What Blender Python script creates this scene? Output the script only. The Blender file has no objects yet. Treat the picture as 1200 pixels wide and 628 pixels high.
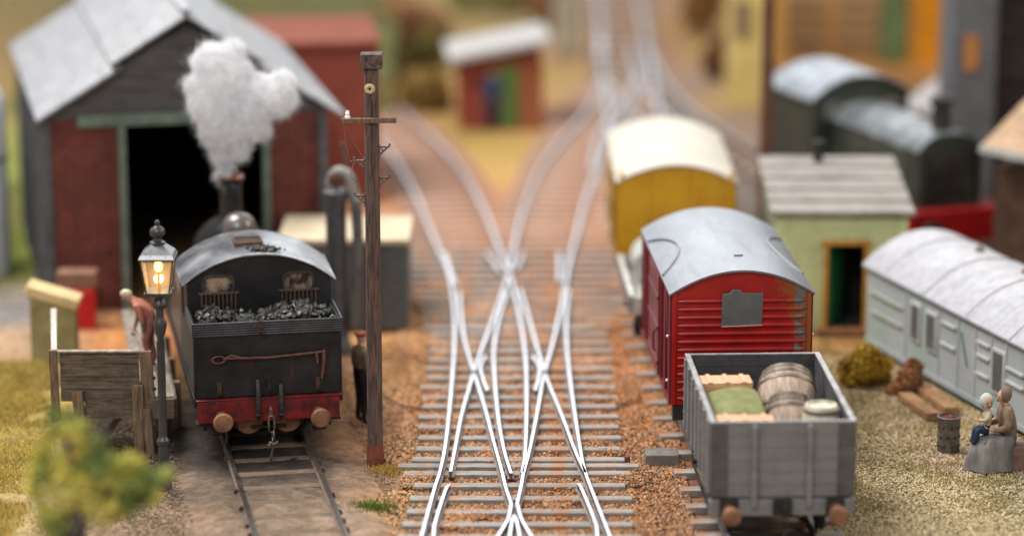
import bpy, bmesh, math, random
import numpy as np
from mathutils import Vector, Matrix, noise as mnoise
random.seed(7); rng = np.random.default_rng(11)
scn = bpy.context.scene
COL = scn.collection
PI = math.pi

# ------------------------------------------------------------------ camera
F = 3486.0; H = 15.5; PITCH = math.atan(839/3486.0)
cp, sp = math.cos(PITCH), math.sin(PITCH)
def ray(px, py):
    u = (px-600)/F; v = (314-py)/F
    return u, cp+v*sp, -sp+v*cp
def G(px, py, z=0.0):
    "ground point (at height z) seen at photo pixel"
    a, b, c = ray(px, py); t = (z-H)/c
    return a*t, b*t
def D(px, py, Y):
    "x and height of the point seen at photo pixel, at distance Y"
    a, b, c = ray(px, py); t = Y/b
    return a*t, H+c*t
cam = bpy.data.cameras.new('camera'); co = bpy.data.objects.new('camera', cam); COL.objects.link(co)
cam.sensor_width = 36; cam.lens = F/1200*36
co.location = (0, 0, H); co.rotation_euler = (PI/2-PITCH, 0, 0)
cam.clip_end = 2000; cam.dof.use_dof = True; cam.dof.focus_distance = 51.2
cam.dof.aperture_fstop = (cam.lens*1e-3)/0.92; cam.dof.aperture_blades = 0
scn.camera = co
scn.view_settings.view_transform = 'Standard'; scn.view_settings.look = 'None'
scn.view_settings.exposure = .2; scn.view_settings.gamma = 1
scn.cycles.use_denoising = True
scn.cycles.max_bounces = 14; scn.cycles.volume_bounces = 12
scn.cycles.sample_clamp_indirect = 6

# ------------------------------------------------------------------ colour + materials
def lin(c):
    return tuple(((x/255)/12.92 if x/255 <= .04045 else ((x/255+.055)/1.055)**2.4) for x in c)
def S(r, g, b, k=0.8):
    return tuple(min(x*k, .9) for x in lin((r, g, b)))
MATS = {}
def mat(name, c1, c2=None, rough=.6, metal=0.0, scale=3.0, stretch=(1, 1, 1), bump=0.0, bscale=None,
        dirt=None, dirt_amt=.5, dirt_scale=1.5, lo=.35, hi=.65, attr=None, rvar=.12, spec=.5, dlo=.5, dhi=.7, dstretch=(1, 1, 1)):
    if name in MATS: return MATS[name]
    m = bpy.data.materials.new(name); m.use_nodes = True; nt = m.node_tree; N = nt.nodes; L = nt.links
    b = N['Principled BSDF']; b.inputs['Roughness'].default_value = rough; b.inputs['Metallic'].default_value = metal
    b.inputs['Specular IOR Level'].default_value = spec if rough < .65 else min(spec, .18)
    tc = N.new('ShaderNodeTexCoord')
    mp = N.new('ShaderNodeMapping'); mp.inputs['Scale'].default_value = stretch; L.new(tc.outputs['Object'], mp.inputs[0])
    n1 = N.new('ShaderNodeTexNoise'); n1.inputs['Scale'].default_value = scale; n1.inputs['Detail'].default_value = 8
    n1.inputs['Roughness'].default_value = .65; L.new(mp.outputs[0], n1.inputs['Vector'])
    r1 = N.new('ShaderNodeMapRange'); r1.inputs[1].default_value = lo; r1.inputs[2].default_value = hi
    L.new(n1.outputs[0], r1.inputs[0])
    c2 = c2 or tuple(x*.7 for x in c1)
    mx = N.new('ShaderNodeMix'); mx.data_type = 'RGBA'; L.new(r1.outputs[0], mx.inputs[0])
    mx.inputs[6].default_value = (*c1, 1); mx.inputs[7].default_value = (*c2, 1)
    out = mx.outputs[2]
    if attr:
        at = N.new('ShaderNodeVertexColor'); at.layer_name = attr
        mu = N.new('ShaderNodeMix'); mu.data_type = 'RGBA'; mu.blend_type = 'MULTIPLY'; mu.inputs[0].default_value = 1
        L.new(at.outputs[0], mu.inputs[6]); L.new(out, mu.inputs[7]); out = mu.outputs[2]
    if dirt:
        mp2 = N.new('ShaderNodeMapping'); mp2.inputs['Scale'].default_value = dstretch; L.new(tc.outputs['Object'], mp2.inputs[0])
        n2 = N.new('ShaderNodeTexNoise'); n2.inputs['Scale'].default_value = dirt_scale; n2.inputs['Detail'].default_value = 10
        n2.inputs['Roughness'].default_value = .7; L.new(mp2.outputs[0], n2.inputs['Vector'])
        r2 = N.new('ShaderNodeMapRange'); r2.inputs[1].default_value = dlo; r2.inputs[2].default_value = dhi
        r2.inputs[4].default_value = dirt_amt; L.new(n2.outputs[0], r2.inputs[0])
        m2 = N.new('ShaderNodeMix'); m2.data_type = 'RGBA'; L.new(r2.outputs[0], m2.inputs[0])
        L.new(out, m2.inputs[6]); m2.inputs[7].default_value = (*dirt, 1); out = m2.outputs[2]
    L.new(out, b.inputs['Base Color'])
    rr = N.new('ShaderNodeMapRange'); rr.inputs[3].default_value = max(.03, rough-rvar); rr.inputs[4].default_value = min(1, rough+rvar)
    L.new(n1.outputs[0], rr.inputs[0]); L.new(rr.outputs[0], b.inputs['Roughness'])
    if bump:
        bn = N.new('ShaderNodeTexNoise'); bn.inputs['Scale'].default_value = bscale or scale*6; bn.inputs['Detail'].default_value = 6
        L.new(mp.outputs[0], bn.inputs['Vector'])
        bp = N.new('ShaderNodeBump'); bp.inputs['Strength'].default_value = 1; bp.inputs['Distance'].default_value = bump
        L.new(bn.outputs[0], bp.inputs['Height']); L.new(bp.outputs[0], b.inputs['Normal'])
    MATS[name] = m
    return m
def emis(name, c, s):
    m = bpy.data.materials.new(name); m.use_nodes = True; b = m.node_tree.nodes['Principled BSDF']
    b.inputs['Base Color'].default_value = (*c, 1); b.inputs['Emission Color'].default_value = (*c, 1)
    b.inputs['Emission Strength'].default_value = s; return m
def glass(name, c, rough=.1, trans=.9):
    m = bpy.data.materials.new(name); m.use_nodes = True; b = m.node_tree.nodes['Principled BSDF']
    b.inputs['Base Color'].default_value = (*c, 1); b.inputs['Transmission Weight'].default_value = trans
    b.inputs['Roughness'].default_value = rough; b.inputs['IOR'].default_value = 1.15; return m

# ------------------------------------------------------------------ mesh builder
class MB:
    def __init__(s): s.v = []; s.f = []; s.m = []
    def add(s, vs, fs, mi=0):
        k = len(s.v); s.v += [tuple(v) for v in vs]
        for f in fs: s.f.append(tuple(i+k for i in f)); s.m.append(mi)
        return s
    def box(s, c, d, rz=0, mi=0, R=None, taper=1):
        M = R or Matrix.Rotation(rz, 3, 'Z'); c = Vector(c); vs = []
        for sz in (-1, 1):
            for sx, sy in ((-1, -1), (1, -1), (1, 1), (-1, 1)):
                t = taper if sz > 0 else 1
                vs.append(c+M @ Vector((sx*d[0]/2*t, sy*d[1]/2*t, sz*d[2]/2)))
        return s.add(vs, [(0, 3, 2, 1), (4, 5, 6, 7), (0, 1, 5, 4), (1, 2, 6, 5), (2, 3, 7, 6), (3, 0, 4, 7)], mi)
    def bar(s, p0, p1, w, h, mi=0):
        "box beam between two points, w across, h up"
        p0 = Vector(p0); p1 = Vector(p1); d = (p1-p0); L = d.length; d.normalize()
        up = Vector((0, 0, 1)) if abs(d.z) < .95 else Vector((0, 1, 0))
        sd = d.cross(up).normalized(); up2 = sd.cross(d)
        M = Matrix((sd, d, up2)).transposed()
        return s.box((p0+p1)/2, (w, L, h), R=M, mi=mi)
    def tube(s, pts, r, n=8, mi=0, cap=True):
        pts = [Vector(p) for p in pts]; m = len(pts)
        rs = r if isinstance(r, (list, tuple)) else [r]*m
        vs = []; ref = None
        for i, p in enumerate(pts):
            d = (pts[min(i+1, m-1)]-pts[max(i-1, 0)])
            if d.length < 1e-9: d = Vector((0, 0, 1))
            d.normalize()
            if ref is None: ref = Vector((1, 0, 0)) if abs(d.x) < .9 else Vector((0, 1, 0))
            a = (ref-d*ref.dot(d)).normalized(); b = d.cross(a); ref = a
            for k in range(n):
                t = 2*PI*k/n; vs.append(p+(a*math.cos(t)+b*math.sin(t))*rs[i])
        fs = []
        for i in range(m-1):
            for k in range(n):
                fs.append((i*n+k, i*n+(k+1) % n, (i+1)*n+(k+1) % n, (i+1)*n+k))
        if cap: fs += [tuple(range(n-1, -1, -1)), tuple((m-1)*n+k for k in range(n))]
        return s.add(vs, fs, mi)
    def cyl(s, p0, p1, r0, r1=None, n=20, mi=0): return s.tube([p0, p1], [r0, r0 if r1 is None else r1], n, mi)
    def lathe(s, prof, c=(0, 0, 0), n=24, mi=0, axis=(0, 0, 1)):
        ax = Vector(axis).normalized(); c = Vector(c)
        a = Vector((1, 0, 0)) if abs(ax.x) < .9 else Vector((0, 1, 0)); a = (a-ax*a.dot(ax)).normalized(); b = ax.cross(a)
        vs = []; m = len(prof)
        for r, z in prof:
            for k in range(n):
                t = 2*PI*k/n; vs.append(c+ax*z+(a*math.cos(t)+b*math.sin(t))*max(r, 1e-4))
        fs = [(i*n+k, i*n+(k+1) % n, (i+1)*n+(k+1) % n, (i+1)*n+k) for i in range(m-1) for k in range(n)]
        fs += [tuple(range(n-1, -1, -1)), tuple((m-1)*n+k for k in range(n))]
        return s.add(vs, fs, mi)
    def ell(s, c, r, n=16, mi=0, R=None, jit=0):
        c = Vector(c); vs = []; m = n//2; R = R or Matrix.Identity(3)
        if not hasattr(r, '__len__'): r = (r, r, r)
        for i in range(m+1):
            ph = PI*i/m
            for k in range(n):
                t = 2*PI*k/n
                q = Vector((math.sin(ph)*math.cos(t), math.sin(ph)*math.sin(t), math.cos(ph)))
                if jit: q *= 1+jit*mnoise.noise(q*2+c*3)
                vs.append(c+R @ Vector((q.x*r[0], q.y*r[1], q.z*r[2])))
        fs = [(i*n+k, (i+1)*n+k, (i+1)*n+(k+1) % n, i*n+(k+1) % n) for i in range(m) for k in range(n)]
        return s.add(vs, fs, mi)
    def prism(s, poly, a0, a1, plane='xz', mi=0):
        "polygon extruded: plane xz goes along y, plane xy along z, plane yz along x"
        f = {'xz': lambda p, a: (p[0], a, p[1]), 'xy': lambda p, a: (p[0], p[1], a), 'yz': lambda p, a: (a, p[0], p[1])}[plane]
        n = len(poly); vs = [f(p, a0) for p in poly]+[f(p, a1) for p in poly]
        fs = [tuple(range(n)), tuple(range(2*n-1, n-1, -1))]+[(i, i+n, (i+1) % n+n, (i+1) % n) for i in range(n)]
        return s.add(vs, fs, mi)
    def arch(s, w, ze, rise, y0, y1, th=.04, n=28, mi=0, segs=6, x0=0, power=2.2):
        "curved roof sheet, solid"
        vs = []
        for j in range(segs+1):
            y = y0+(y1-y0)*j/segs
            for lay in (0, 1):
                for i in range(n+1):
                    x = -w/2+w*i/n; z = ze+rise*(1-abs(2*x/w)**power)
                    vs.append((x0+x, y, z-(th if lay else 0)))
        N1 = n+1; R2 = 2*N1; fs = []
        for j in range(segs):
            for i in range(n):
                a = j*R2+i; fs.append((a, a+1, a+1+R2, a+R2)); b = a+N1; fs.append((b, b+R2, b+1+R2, b+1))
            a = j*R2; fs.append((a, a+R2, a+R2+N1, a+N1)); a = j*R2+n; fs.append((a, a+N1, a+R2+N1, a+R2))
        for i in range(n):
            fs.append((i, i+N1, i+1+N1, i+1)); a = segs*R2+i; fs.append((a, a+1, a+1+N1, a+N1))
        return s.add(vs, fs, mi)
    def torus(s, c, R0, r, axis=(0, 0, 1), n=20, m=8, mi=0, sc=(1, 1)):
        ax = Vector(axis).normalized(); a = Vector((1, 0, 0)) if abs(ax.x) < .9 else Vector((0, 1, 0))
        a = (a-ax*a.dot(ax)).normalized(); b = ax.cross(a); c = Vector(c); vs = []
        for i in range(n):
            t = 2*PI*i/n; d = a*math.cos(t)*sc[0]+b*math.sin(t)*sc[1]
            for k in range(m):
                q = 2*PI*k/m; vs.append(c+d*R0+(d*math.cos(q)+ax*math.sin(q))*r)
        fs = [(i*m+k, ((i+1) % n)*m+k, ((i+1) % n)*m+(k+1) % m, i*m+(k+1) % m) for i in range(n) for k in range(m)]
        return s.add(vs, fs, mi)
    def build(s, name, mats, parent=None, bevel=0, smooth=35, flip=True):
        me = bpy.data.meshes.new(name); me.from_pydata(s.v, [], s.f)
        if not isinstance(mats, (list, tuple)): mats = [mats]
        for m in mats: me.materials.append(m)
        me.polygons.foreach_set('material_index', s.m)
        me.validate(); me.update()
        bm = bmesh.new(); bm.from_mesh(me); bmesh.ops.recalc_face_normals(bm, faces=bm.faces); bm.to_mesh(me); bm.free()
        if smooth:
            me.polygons.foreach_set('use_smooth', [True]*len(me.polygons)); me.set_sharp_from_angle(angle=math.radians(smooth))
        o = bpy.data.objects.new(name, me); COL.objects.link(o); o.parent = parent
        if bevel:
            b = o.modifiers.new('bevel', 'BEVEL'); b.width = bevel; b.segments = 2; b.limit_method = 'ANGLE'
        return o

def tag(o, label, cat, group=None):
    o['label'] = label; o['category'] = cat
    if group: o['group'] = group
    return o
def thing(name, label, cat, loc=(0, 0, 0), rz=0, group=None):
    o = bpy.data.objects.new(name, None); COL.objects.link(o); o.empty_display_size = .3
    o.location = loc; o.rotation_euler = (0, 0, rz); return tag(o, label, cat, group)
def struct(o): o['kind'] = 'structure'; return o
def stuff(o): o['kind'] = 'stuff'; return o
def lerp(a, b, t): return a+(b-a)*t
def smooth_line(pts, per=8):
    "Catmull-Rom through the points"
    P = [Vector(p) for p in pts]
    if len(P) < 3: return P
    P = [P[0]*2-P[1]]+P+[P[-1]*2-P[-2]]; out = []
    for i in range(1, len(P)-2):
        for k in range(per):
            t = k/per; p0, p1, p2, p3 = P[i-1:i+3]
            out.append(.5*((2*p1)+(p2-p0)*t+(2*p0-5*p1+4*p2-p3)*t*t+(3*p1-p0-3*p2+p3)*t**3))
    out.append(P[-2]); return out

# ------------------------------------------------------------------ world + lamps
w = bpy.data.worlds.new('World'); scn.world = w; w.use_nodes = True
bg = w.node_tree.nodes['Background']; bg.inputs[0].default_value = (.93, .96, 1, 1); bg.inputs[1].default_value = .47
def area(name, loc, target, sx, sy, power, col):
    l = bpy.data.lights.new(name, 'AREA'); l.shape = 'RECTANGLE'; l.size = sx; l.size_y = sy; l.energy = power; l.color = col
    o = bpy.data.objects.new(name, l); COL.objects.link(o); o.location = loc
    o.rotation_euler = (Vector(target)-Vector(loc)).to_track_quat('-Z', 'Y').to_euler(); return o
area('hall_or_fill_light', (-22, 62, 46), (0, 58, 0), 22, 22, 38000, (1, .97, .93))
area('hall_or_fill_light', (6, 150, 62), (0, 60, 0), 70, 30, 26000, (.95, .97, 1))  # unseen backlight added so the rail tops gleam
area('hall_or_fill_light', (4, 190, 30), (0, 70, 0), 120, 26, 20000, (.93, .96, 1))  # low unseen rear lamp added to whiten the rails
area('hall_or_fill_light', (-14, 8, 40), (0, 56, 0), 24, 16, 12500, (1, .97, .93))  # unseen fill lamp added on the camera side for front faces
area('hall_or_fill_light', (40, 52, 30), (4, 60, 0), 14, 14, 9000, (1, .86, .66))

# ------------------------------------------------------------------ shared materials
steel_top = mat('rail_steel', (.72, .73, .76), (.56, .57, .61), rough=.38, metal=.7, scale=1.5, rvar=.08)
rail_side = mat('rail_rust', S(136, 118, 108), S(92, 74, 64), rough=.5, metal=.3, scale=6)
dark_rail = mat('rail_dull', S(104, 98, 92), S(60, 54, 50), rough=.35, metal=.6, scale=4)
sleeper_m = mat('sleeper_wood', S(172, 170, 165), S(128, 122, 117), rough=.75, scale=3, stretch=(1, 9, 3), bump=.006, dirt=S(176, 122, 84), dirt_amt=.75, dirt_scale=2.2, dlo=.5, dhi=.62)
sleeper_old = mat('sleeper_old_wood', S(128, 110, 92), S(92, 80, 68), rough=.8, scale=3, stretch=(1, 9, 3), bump=.006, dirt=S(140, 118, 96), dirt_amt=.8, dirt_scale=2)
black_metal = mat('black_paint', (.008, .0085, .010), (.022, .022, .024), rough=.40, scale=1.8, dirt=(.028, .024, .021), dirt_amt=.55, dirt_scale=3, bump=.002, bscale=14, spec=.3)
black_flat = mat('black_underframe', (.018, .017, .016), (.045, .038, .032), rough=.7, scale=4)
rust = mat('rust', S(124, 84, 66), S(74, 56, 50), rough=.75, scale=7, bump=.004)
rust_tan = mat('rusty_disc', S(164, 118, 84), S(112, 76, 58), rough=.6, metal=.2, scale=5, bump=.003)
weather_wood = mat('weathered_wood', S(134, 118, 104), S(84, 72, 62), rough=.8, scale=2.2, stretch=(1, 6, 9), bump=.012, bscale=9, dirt=S(58, 50, 44), dirt_amt=.7, dirt_scale=1.6)
weather_wood_v = mat('weathered_post', S(150, 124, 100), S(92, 76, 62), rough=.8, scale=2.6, stretch=(8, 8, 1), bump=.01, bscale=10)
pole_wood = mat('pole_wood', S(118, 100, 92), S(58, 50, 50), rough=.7, scale=3.2, stretch=(9, 9, .7), bump=.01, bscale=9, dirt=S(150, 92, 66), dirt_amt=.6, dirt_scale=2.2, dstretch=(5, 5, .5))
skin = mat('skin', S(206, 160, 132), S(180, 130, 104), rough=.6, scale=9)
roof_metal = mat('roof_metal', (.19, .20, .22), (.31, .32, .345), rough=.42, metal=.85, scale=1.1, stretch=(1, .4, 1), dirt=(.17, .17, .175), dirt_amt=.55, dirt_scale=2.2, dstretch=(2.2, .35, 1), rvar=.14, bump=.002, bscale=5)

# ------------------------------------------------------------------ ground
ctrl = [  # photo pixel of a ground spot, and its soil colour, coal stage shade painted in
 (20, 610, (190, 168, 110)), (20, 470, (190, 166, 84)), (60, 470, (180, 158, 84)), (30, 540, (188, 166, 88)), (55, 595, (170, 150, 120)),
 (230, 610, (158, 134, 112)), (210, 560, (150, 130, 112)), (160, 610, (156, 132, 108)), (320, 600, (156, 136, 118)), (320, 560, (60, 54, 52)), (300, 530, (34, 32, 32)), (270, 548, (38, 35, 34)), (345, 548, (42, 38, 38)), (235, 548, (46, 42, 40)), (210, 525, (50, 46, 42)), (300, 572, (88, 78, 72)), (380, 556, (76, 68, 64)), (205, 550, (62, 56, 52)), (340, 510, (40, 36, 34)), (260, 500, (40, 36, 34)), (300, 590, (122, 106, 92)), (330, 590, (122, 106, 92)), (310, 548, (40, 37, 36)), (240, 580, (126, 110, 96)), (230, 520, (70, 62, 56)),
 (150, 510, (72, 64, 56)), (400, 610, (160, 138, 120)), (400, 560, (140, 116, 98)), (420, 520, (184, 140, 104)), (470, 440, (196, 146, 96)), (470, 500, (188, 140, 102)), (430, 470, (190, 146, 106)),
 (450, 590, (166, 132, 98)), (470, 400, (212, 156, 104)), (440, 420, (200, 150, 104)),
 (600, 610, (186, 128, 92)), (600, 520, (196, 128, 86)), (520, 480, (196, 136, 96)), (700, 480, (190, 122, 78)), (720, 600, (176, 128, 92)), (740, 480, (196, 120, 72)), (730, 400, (206, 124, 72)), (600, 400, (206, 140, 100)),
 (600, 340, (216, 152, 116)), (520, 300, (206, 146, 110)), (700, 330, (214, 132, 84)), (640, 250, (204, 146, 112)), (590, 285, (198, 140, 104)), (600, 255, (202, 146, 112)), (560, 300, (200, 142, 106)), (640, 300, (200, 140, 102)), (540, 240, (204, 146, 112)), (500, 220, (220, 158, 120)), (730, 300, (212, 130, 84)), (700, 250, (214, 150, 110)),
 (470, 180, (214, 156, 118)), (590, 200, (206, 166, 100)), (570, 175, (196, 166, 92)), (620, 160, (200, 164, 100)), (660, 140, (206, 160, 120)), (680, 200, (196, 140, 102)), (540, 160, (178, 150, 82)), (480, 120, (190, 146, 88)), (460, 90, (176, 140, 84)), (450, 60, (190, 150, 80)),
 (600, 90, (190, 160, 90)), (600, 10, (180, 160, 110)), (500, 10, (176, 150, 90)), (660, 60, (190, 150, 104)), (740, 60, (180, 134, 106)), (740, 10, (178, 136, 108)), (800, 100, (166, 140, 122)), (840, 150, (164, 140, 124)), (860, 110, (190, 160, 110)), (820, 30, (178, 136, 80)), (880, 60, (190, 160, 90)),
 (1000, 20, (180, 140, 60)), (1000, 120, (150, 120, 80)), (1150, 250, (92, 78, 66)), (1100, 300, (90, 74, 60)), (920, 200, (150, 130, 110)),
 (760, 600, (158, 108, 80)), (790, 560, (140, 100, 78)), (760, 520, (168, 112, 78)), (800, 600, (150, 112, 88)),
 (1050, 610, (184, 164, 126)), (1150, 600, (188, 168, 126)), (1080, 560, (184, 164, 124)), (1040, 520, (186, 160, 122)), (1060, 500, (176, 142, 110)), (1110, 545, (196, 160, 140)), (1000, 440, (176, 138, 92)), (980, 405, (182, 140, 90)), (1010, 400, (170, 124, 70)), (1040, 470, (168, 136, 96)), (1180, 580, (150, 140, 104)), (1190, 560, (120, 110, 84)),
 (130, 400, (206, 142, 90)), (200, 390, (200, 134, 84)), (160, 375, (196, 140, 96)), (20, 400, (190, 160, 130)), (20, 370, (140, 136, 134)), (30, 425, (184, 150, 116)), (60, 440, (176, 150, 110)), (-60, 500, (180, 156, 62)), (20, 300, (120, 130, 60)), (350, 20, (96, 104, 58)), (300, 10, (110, 116, 66)), (420, 20, (120, 120, 66)), (380, 430, (180, 140, 110)), (10, 200, (140, 146, 70))]
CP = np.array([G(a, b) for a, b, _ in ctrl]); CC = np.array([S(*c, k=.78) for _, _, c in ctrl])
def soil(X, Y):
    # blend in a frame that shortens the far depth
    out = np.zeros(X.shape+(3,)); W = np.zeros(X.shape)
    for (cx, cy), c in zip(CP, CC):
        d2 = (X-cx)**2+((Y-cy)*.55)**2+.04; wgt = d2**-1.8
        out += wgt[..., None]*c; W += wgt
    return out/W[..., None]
def axis(near0, near1, step, far0, far1, g=1.35):
    a = list(np.arange(near0, near1+1e-6, step)); s = step
    while a[-1] < far1: s *= g; a.append(a[-1]+s)
    s = step
    while a[0] > far0: s *= g; a.insert(0, a[0]-s)
    return np.array(a)
xs = axis(-13, 14, .2, -300, 300); ys = axis(43, 72, .22, -60, 500, 1.06)
X, Y = np.meshgrid(xs, ys); nx, ny = len(xs), len(ys)
Z = np.zeros_like(X)
for j in range(ny):
    for i in range(nx):
        n = mnoise.noise(Vector((X[j, i]*.9, Y[j, i]*.9, 0)))+.5*mnoise.noise(Vector((X[j, i]*2.7, Y[j, i]*2.7, 4)))
        Z[j, i] = -.035+.03*n
        if X[j, i] < -7.2: Z[j, i] += .1*(mnoise.noise(Vector((X[j, i]*.5, Y[j, i]*.5, 9)))+.5)*min(1, (-7.2-X[j, i]))
me = bpy.data.meshes.new('ground')
idx = (np.arange(ny-1)[:, None]*nx+np.arange(nx-1)[None]).ravel()
me.from_pydata(np.stack([X, Y, Z], -1).reshape(-1, 3).tolist(), [], np.stack([idx, idx+1, idx+nx+1, idx+nx], -1).tolist())
ca = me.color_attributes.new('soil', 'FLOAT_COLOR', 'POINT')
wx = np.array([[mnoise.noise(Vector((a*1.3, b*1.3, 20)))*.7 for a in xs] for b in ys])
wy = np.array([[mnoise.noise(Vector((a*1.3, b*1.3, 40)))*.9 for a in xs] for b in ys])
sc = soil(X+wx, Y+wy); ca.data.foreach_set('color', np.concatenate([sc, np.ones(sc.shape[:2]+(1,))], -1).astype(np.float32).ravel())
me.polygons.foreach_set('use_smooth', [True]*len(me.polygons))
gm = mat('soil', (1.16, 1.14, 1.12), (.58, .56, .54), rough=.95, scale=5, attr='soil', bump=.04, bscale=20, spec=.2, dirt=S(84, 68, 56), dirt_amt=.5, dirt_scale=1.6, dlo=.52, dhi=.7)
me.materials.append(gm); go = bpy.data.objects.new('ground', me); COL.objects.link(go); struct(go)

# loose stones and grit, far too many to count
def grit(name, n, xr, yr, s0, s1, cols, zoff=0, mask=None, density=None, soilmix=.5):
    x = rng.uniform(*xr, n); y = rng.uniform(*yr, n)
    if mask is not None:
        k = mask(x, y); x = x[k]; y = y[k]
    n = len(x); s = rng.uniform(s0, s1, n)
    base = np.array([(1, 0, 0), (0, 1, 0), (-1, 0, 0), (0, -1, 0), (0, 0, 1), (0, 0, -1)], float)
    a = rng.uniform(0, 2*PI, n); ca_, sa = np.cos(a), np.sin(a)
    v = base[None]*s[:, None, None]*rng.uniform(.6, 1.2, (n, 6, 1)); v[..., 2] *= .75
    vx = v[..., 0]*ca_[:, None]-v[..., 1]*sa[:, None]; vy = v[..., 0]*sa[:, None]+v[..., 1]*ca_[:, None]
    V = np.stack([vx+x[:, None], vy+y[:, None], v[..., 2]+zoff+rng.uniform(-.015, .012, (n, 1))], -1).reshape(-1, 3)
    f = np.array([(0, 1, 4), (1, 2, 4), (2, 3, 4), (3, 0, 4), (1, 0, 5), (2, 1, 5), (3, 2, 5), (0, 3, 5)])
    Fc = (f[None]+(np.arange(n)*6)[:, None, None]).reshape(-1, 3)
    me = bpy.data.meshes.new(name); me.vertices.add(len(V)); me.vertices.foreach_set('co', V.astype(np.float32).ravel())
    me.loops.add(Fc.size); me.loops.foreach_set('vertex_index', Fc.astype(np.int32).ravel())
    me.polygons.add(len(Fc)); me.polygons.foreach_set('loop_start', np.arange(0, Fc.size, 3, dtype=np.int32))
    me.update(); me.validate()
    c = np.array(cols)[rng.integers(0, len(cols), n)]
    so = soil(x, y); c = c*(1-soilmix)+so*soilmix; c *= rng.uniform(.65, 1.3, (n, 1))
    at = me.color_attributes.new('grit', 'FLOAT_COLOR', 'POINT')
    c4 = np.repeat(np.concatenate([np.clip(c, 0, 1), np.ones((n, 1))], 1), 6, 0)
    at.data.foreach_set('color', c4.astype(np.float32).ravel())
    m = mat('grit_'+name, (1.05, 1.05, 1.05), (.85, .85, .85), rough=.9, scale=20, attr='grit', spec=.25)
    me.materials.append(m); o = bpy.data.objects.new(name, me); COL.objects.link(o); return stuff(o)
orange = [S(206, 146, 92), S(190, 122, 72), S(224, 180, 132), S(146, 100, 68), S(196, 166, 132), S(112, 84, 68), S(150, 130, 112)]
grit('orange_ballast', 130000, (-2.9, 3.1), (45.5, 70), .022, .05, orange, 0, mask=lambda x, y: (x > -2.15+.35*np.sin(y*1.7)) & (x < 3.0), soilmix=.35)
grit('spilled_ballast', 90000, (-1.9, 2.4), (45.5, 64), .02, .042, orange, .062, mask=lambda x, y: (np.sin(x*3.1+y*1.3)+np.sin(y*2.3-x*1.7)+np.sin(x*5.3+1)*np.sin(y*4.1)+rng.normal(0, .35, len(x))) > .75+.5*(y < 52), soilmix=.35)
grit('olive_gravel', 75000, (4.9, 11), (45, 57), .015, .036, [S(226, 208, 166), S(206, 188, 146), S(238, 222, 186), S(160, 144, 110)], -.01, soilmix=.45)
grit('brown_grit', 42000, (-9, -2), (45.5, 58), .010, .032, [S(170, 146, 122), S(130, 106, 86), S(200, 176, 150), S(94, 78, 66)], -.015, soilmix=.6)

# ------------------------------------------------------------------ tracks
RT = .19   # rail top height
def rail(pts_px, parent, w_=.060, top=None, per=8, world=False):
    pts = [(*(p if world else G(p[0], p[1], RT)), 0) for p in pts_px]
    L = smooth_line(pts, per); top = top or steel_top
    vs = []; n = len(L)
    for i, p in enumerate(L):
        d = (L[min(i+1, n-1)]-L[max(i-1, 0)]).normalized(); s = Vector((-d.y, d.x, 0))
        for off, z in ((-.06, .07), (-.06, .085), (-.022, .095), (-.022, RT-.05), (-w_/2, RT-.03), (-w_/2+.004, RT), (w_/2-.004, RT), (w_/2, RT-.03), (.022, RT-.05), (.022, .095), (.06, .085), (.06, .07)):
            vs.append((p.x+s.x*off, p.y+s.y*off, z))
    m = 12; mb = MB()
    f1 = [(i*m+k, i*m+k+1, (i+1)*m+k+1, (i+1)*m+k) for i in range(n-1) for k in range(m-1) if k != 5]+[tuple(range(m)), tuple((n-1)*m+k for k in range(m))]
    f2 = [(i*m+k, i*m+k+1, (i+1)*m+k+1, (i+1)*m+k) for i in range(n-1) for k in (5,)]
    mb.add(vs, f1, 0); k0 = len(mb.f)
    for f in f2: mb.f.append(f); mb.m.append(1)
    return mb.build('rail', [rail_side, top], parent)
def sleeper(parent, x0, x1, y, rz=0, d=.24, m=None, z=.086, h=.13):
    m = m or sleeper_m; c = ((x0+x1)/2, y)
    mb = MB(); mb.box((0, 0, 0), (x1-x0, d, h)); o = mb.build('sleeper', m, parent, bevel=.012)
    o.location = (c[0], c[1], z-h/2+random.uniform(-.008, .004)); o.rotation_euler = (0, 0, rz+random.uniform(-.006, .006))
    return o

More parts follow.
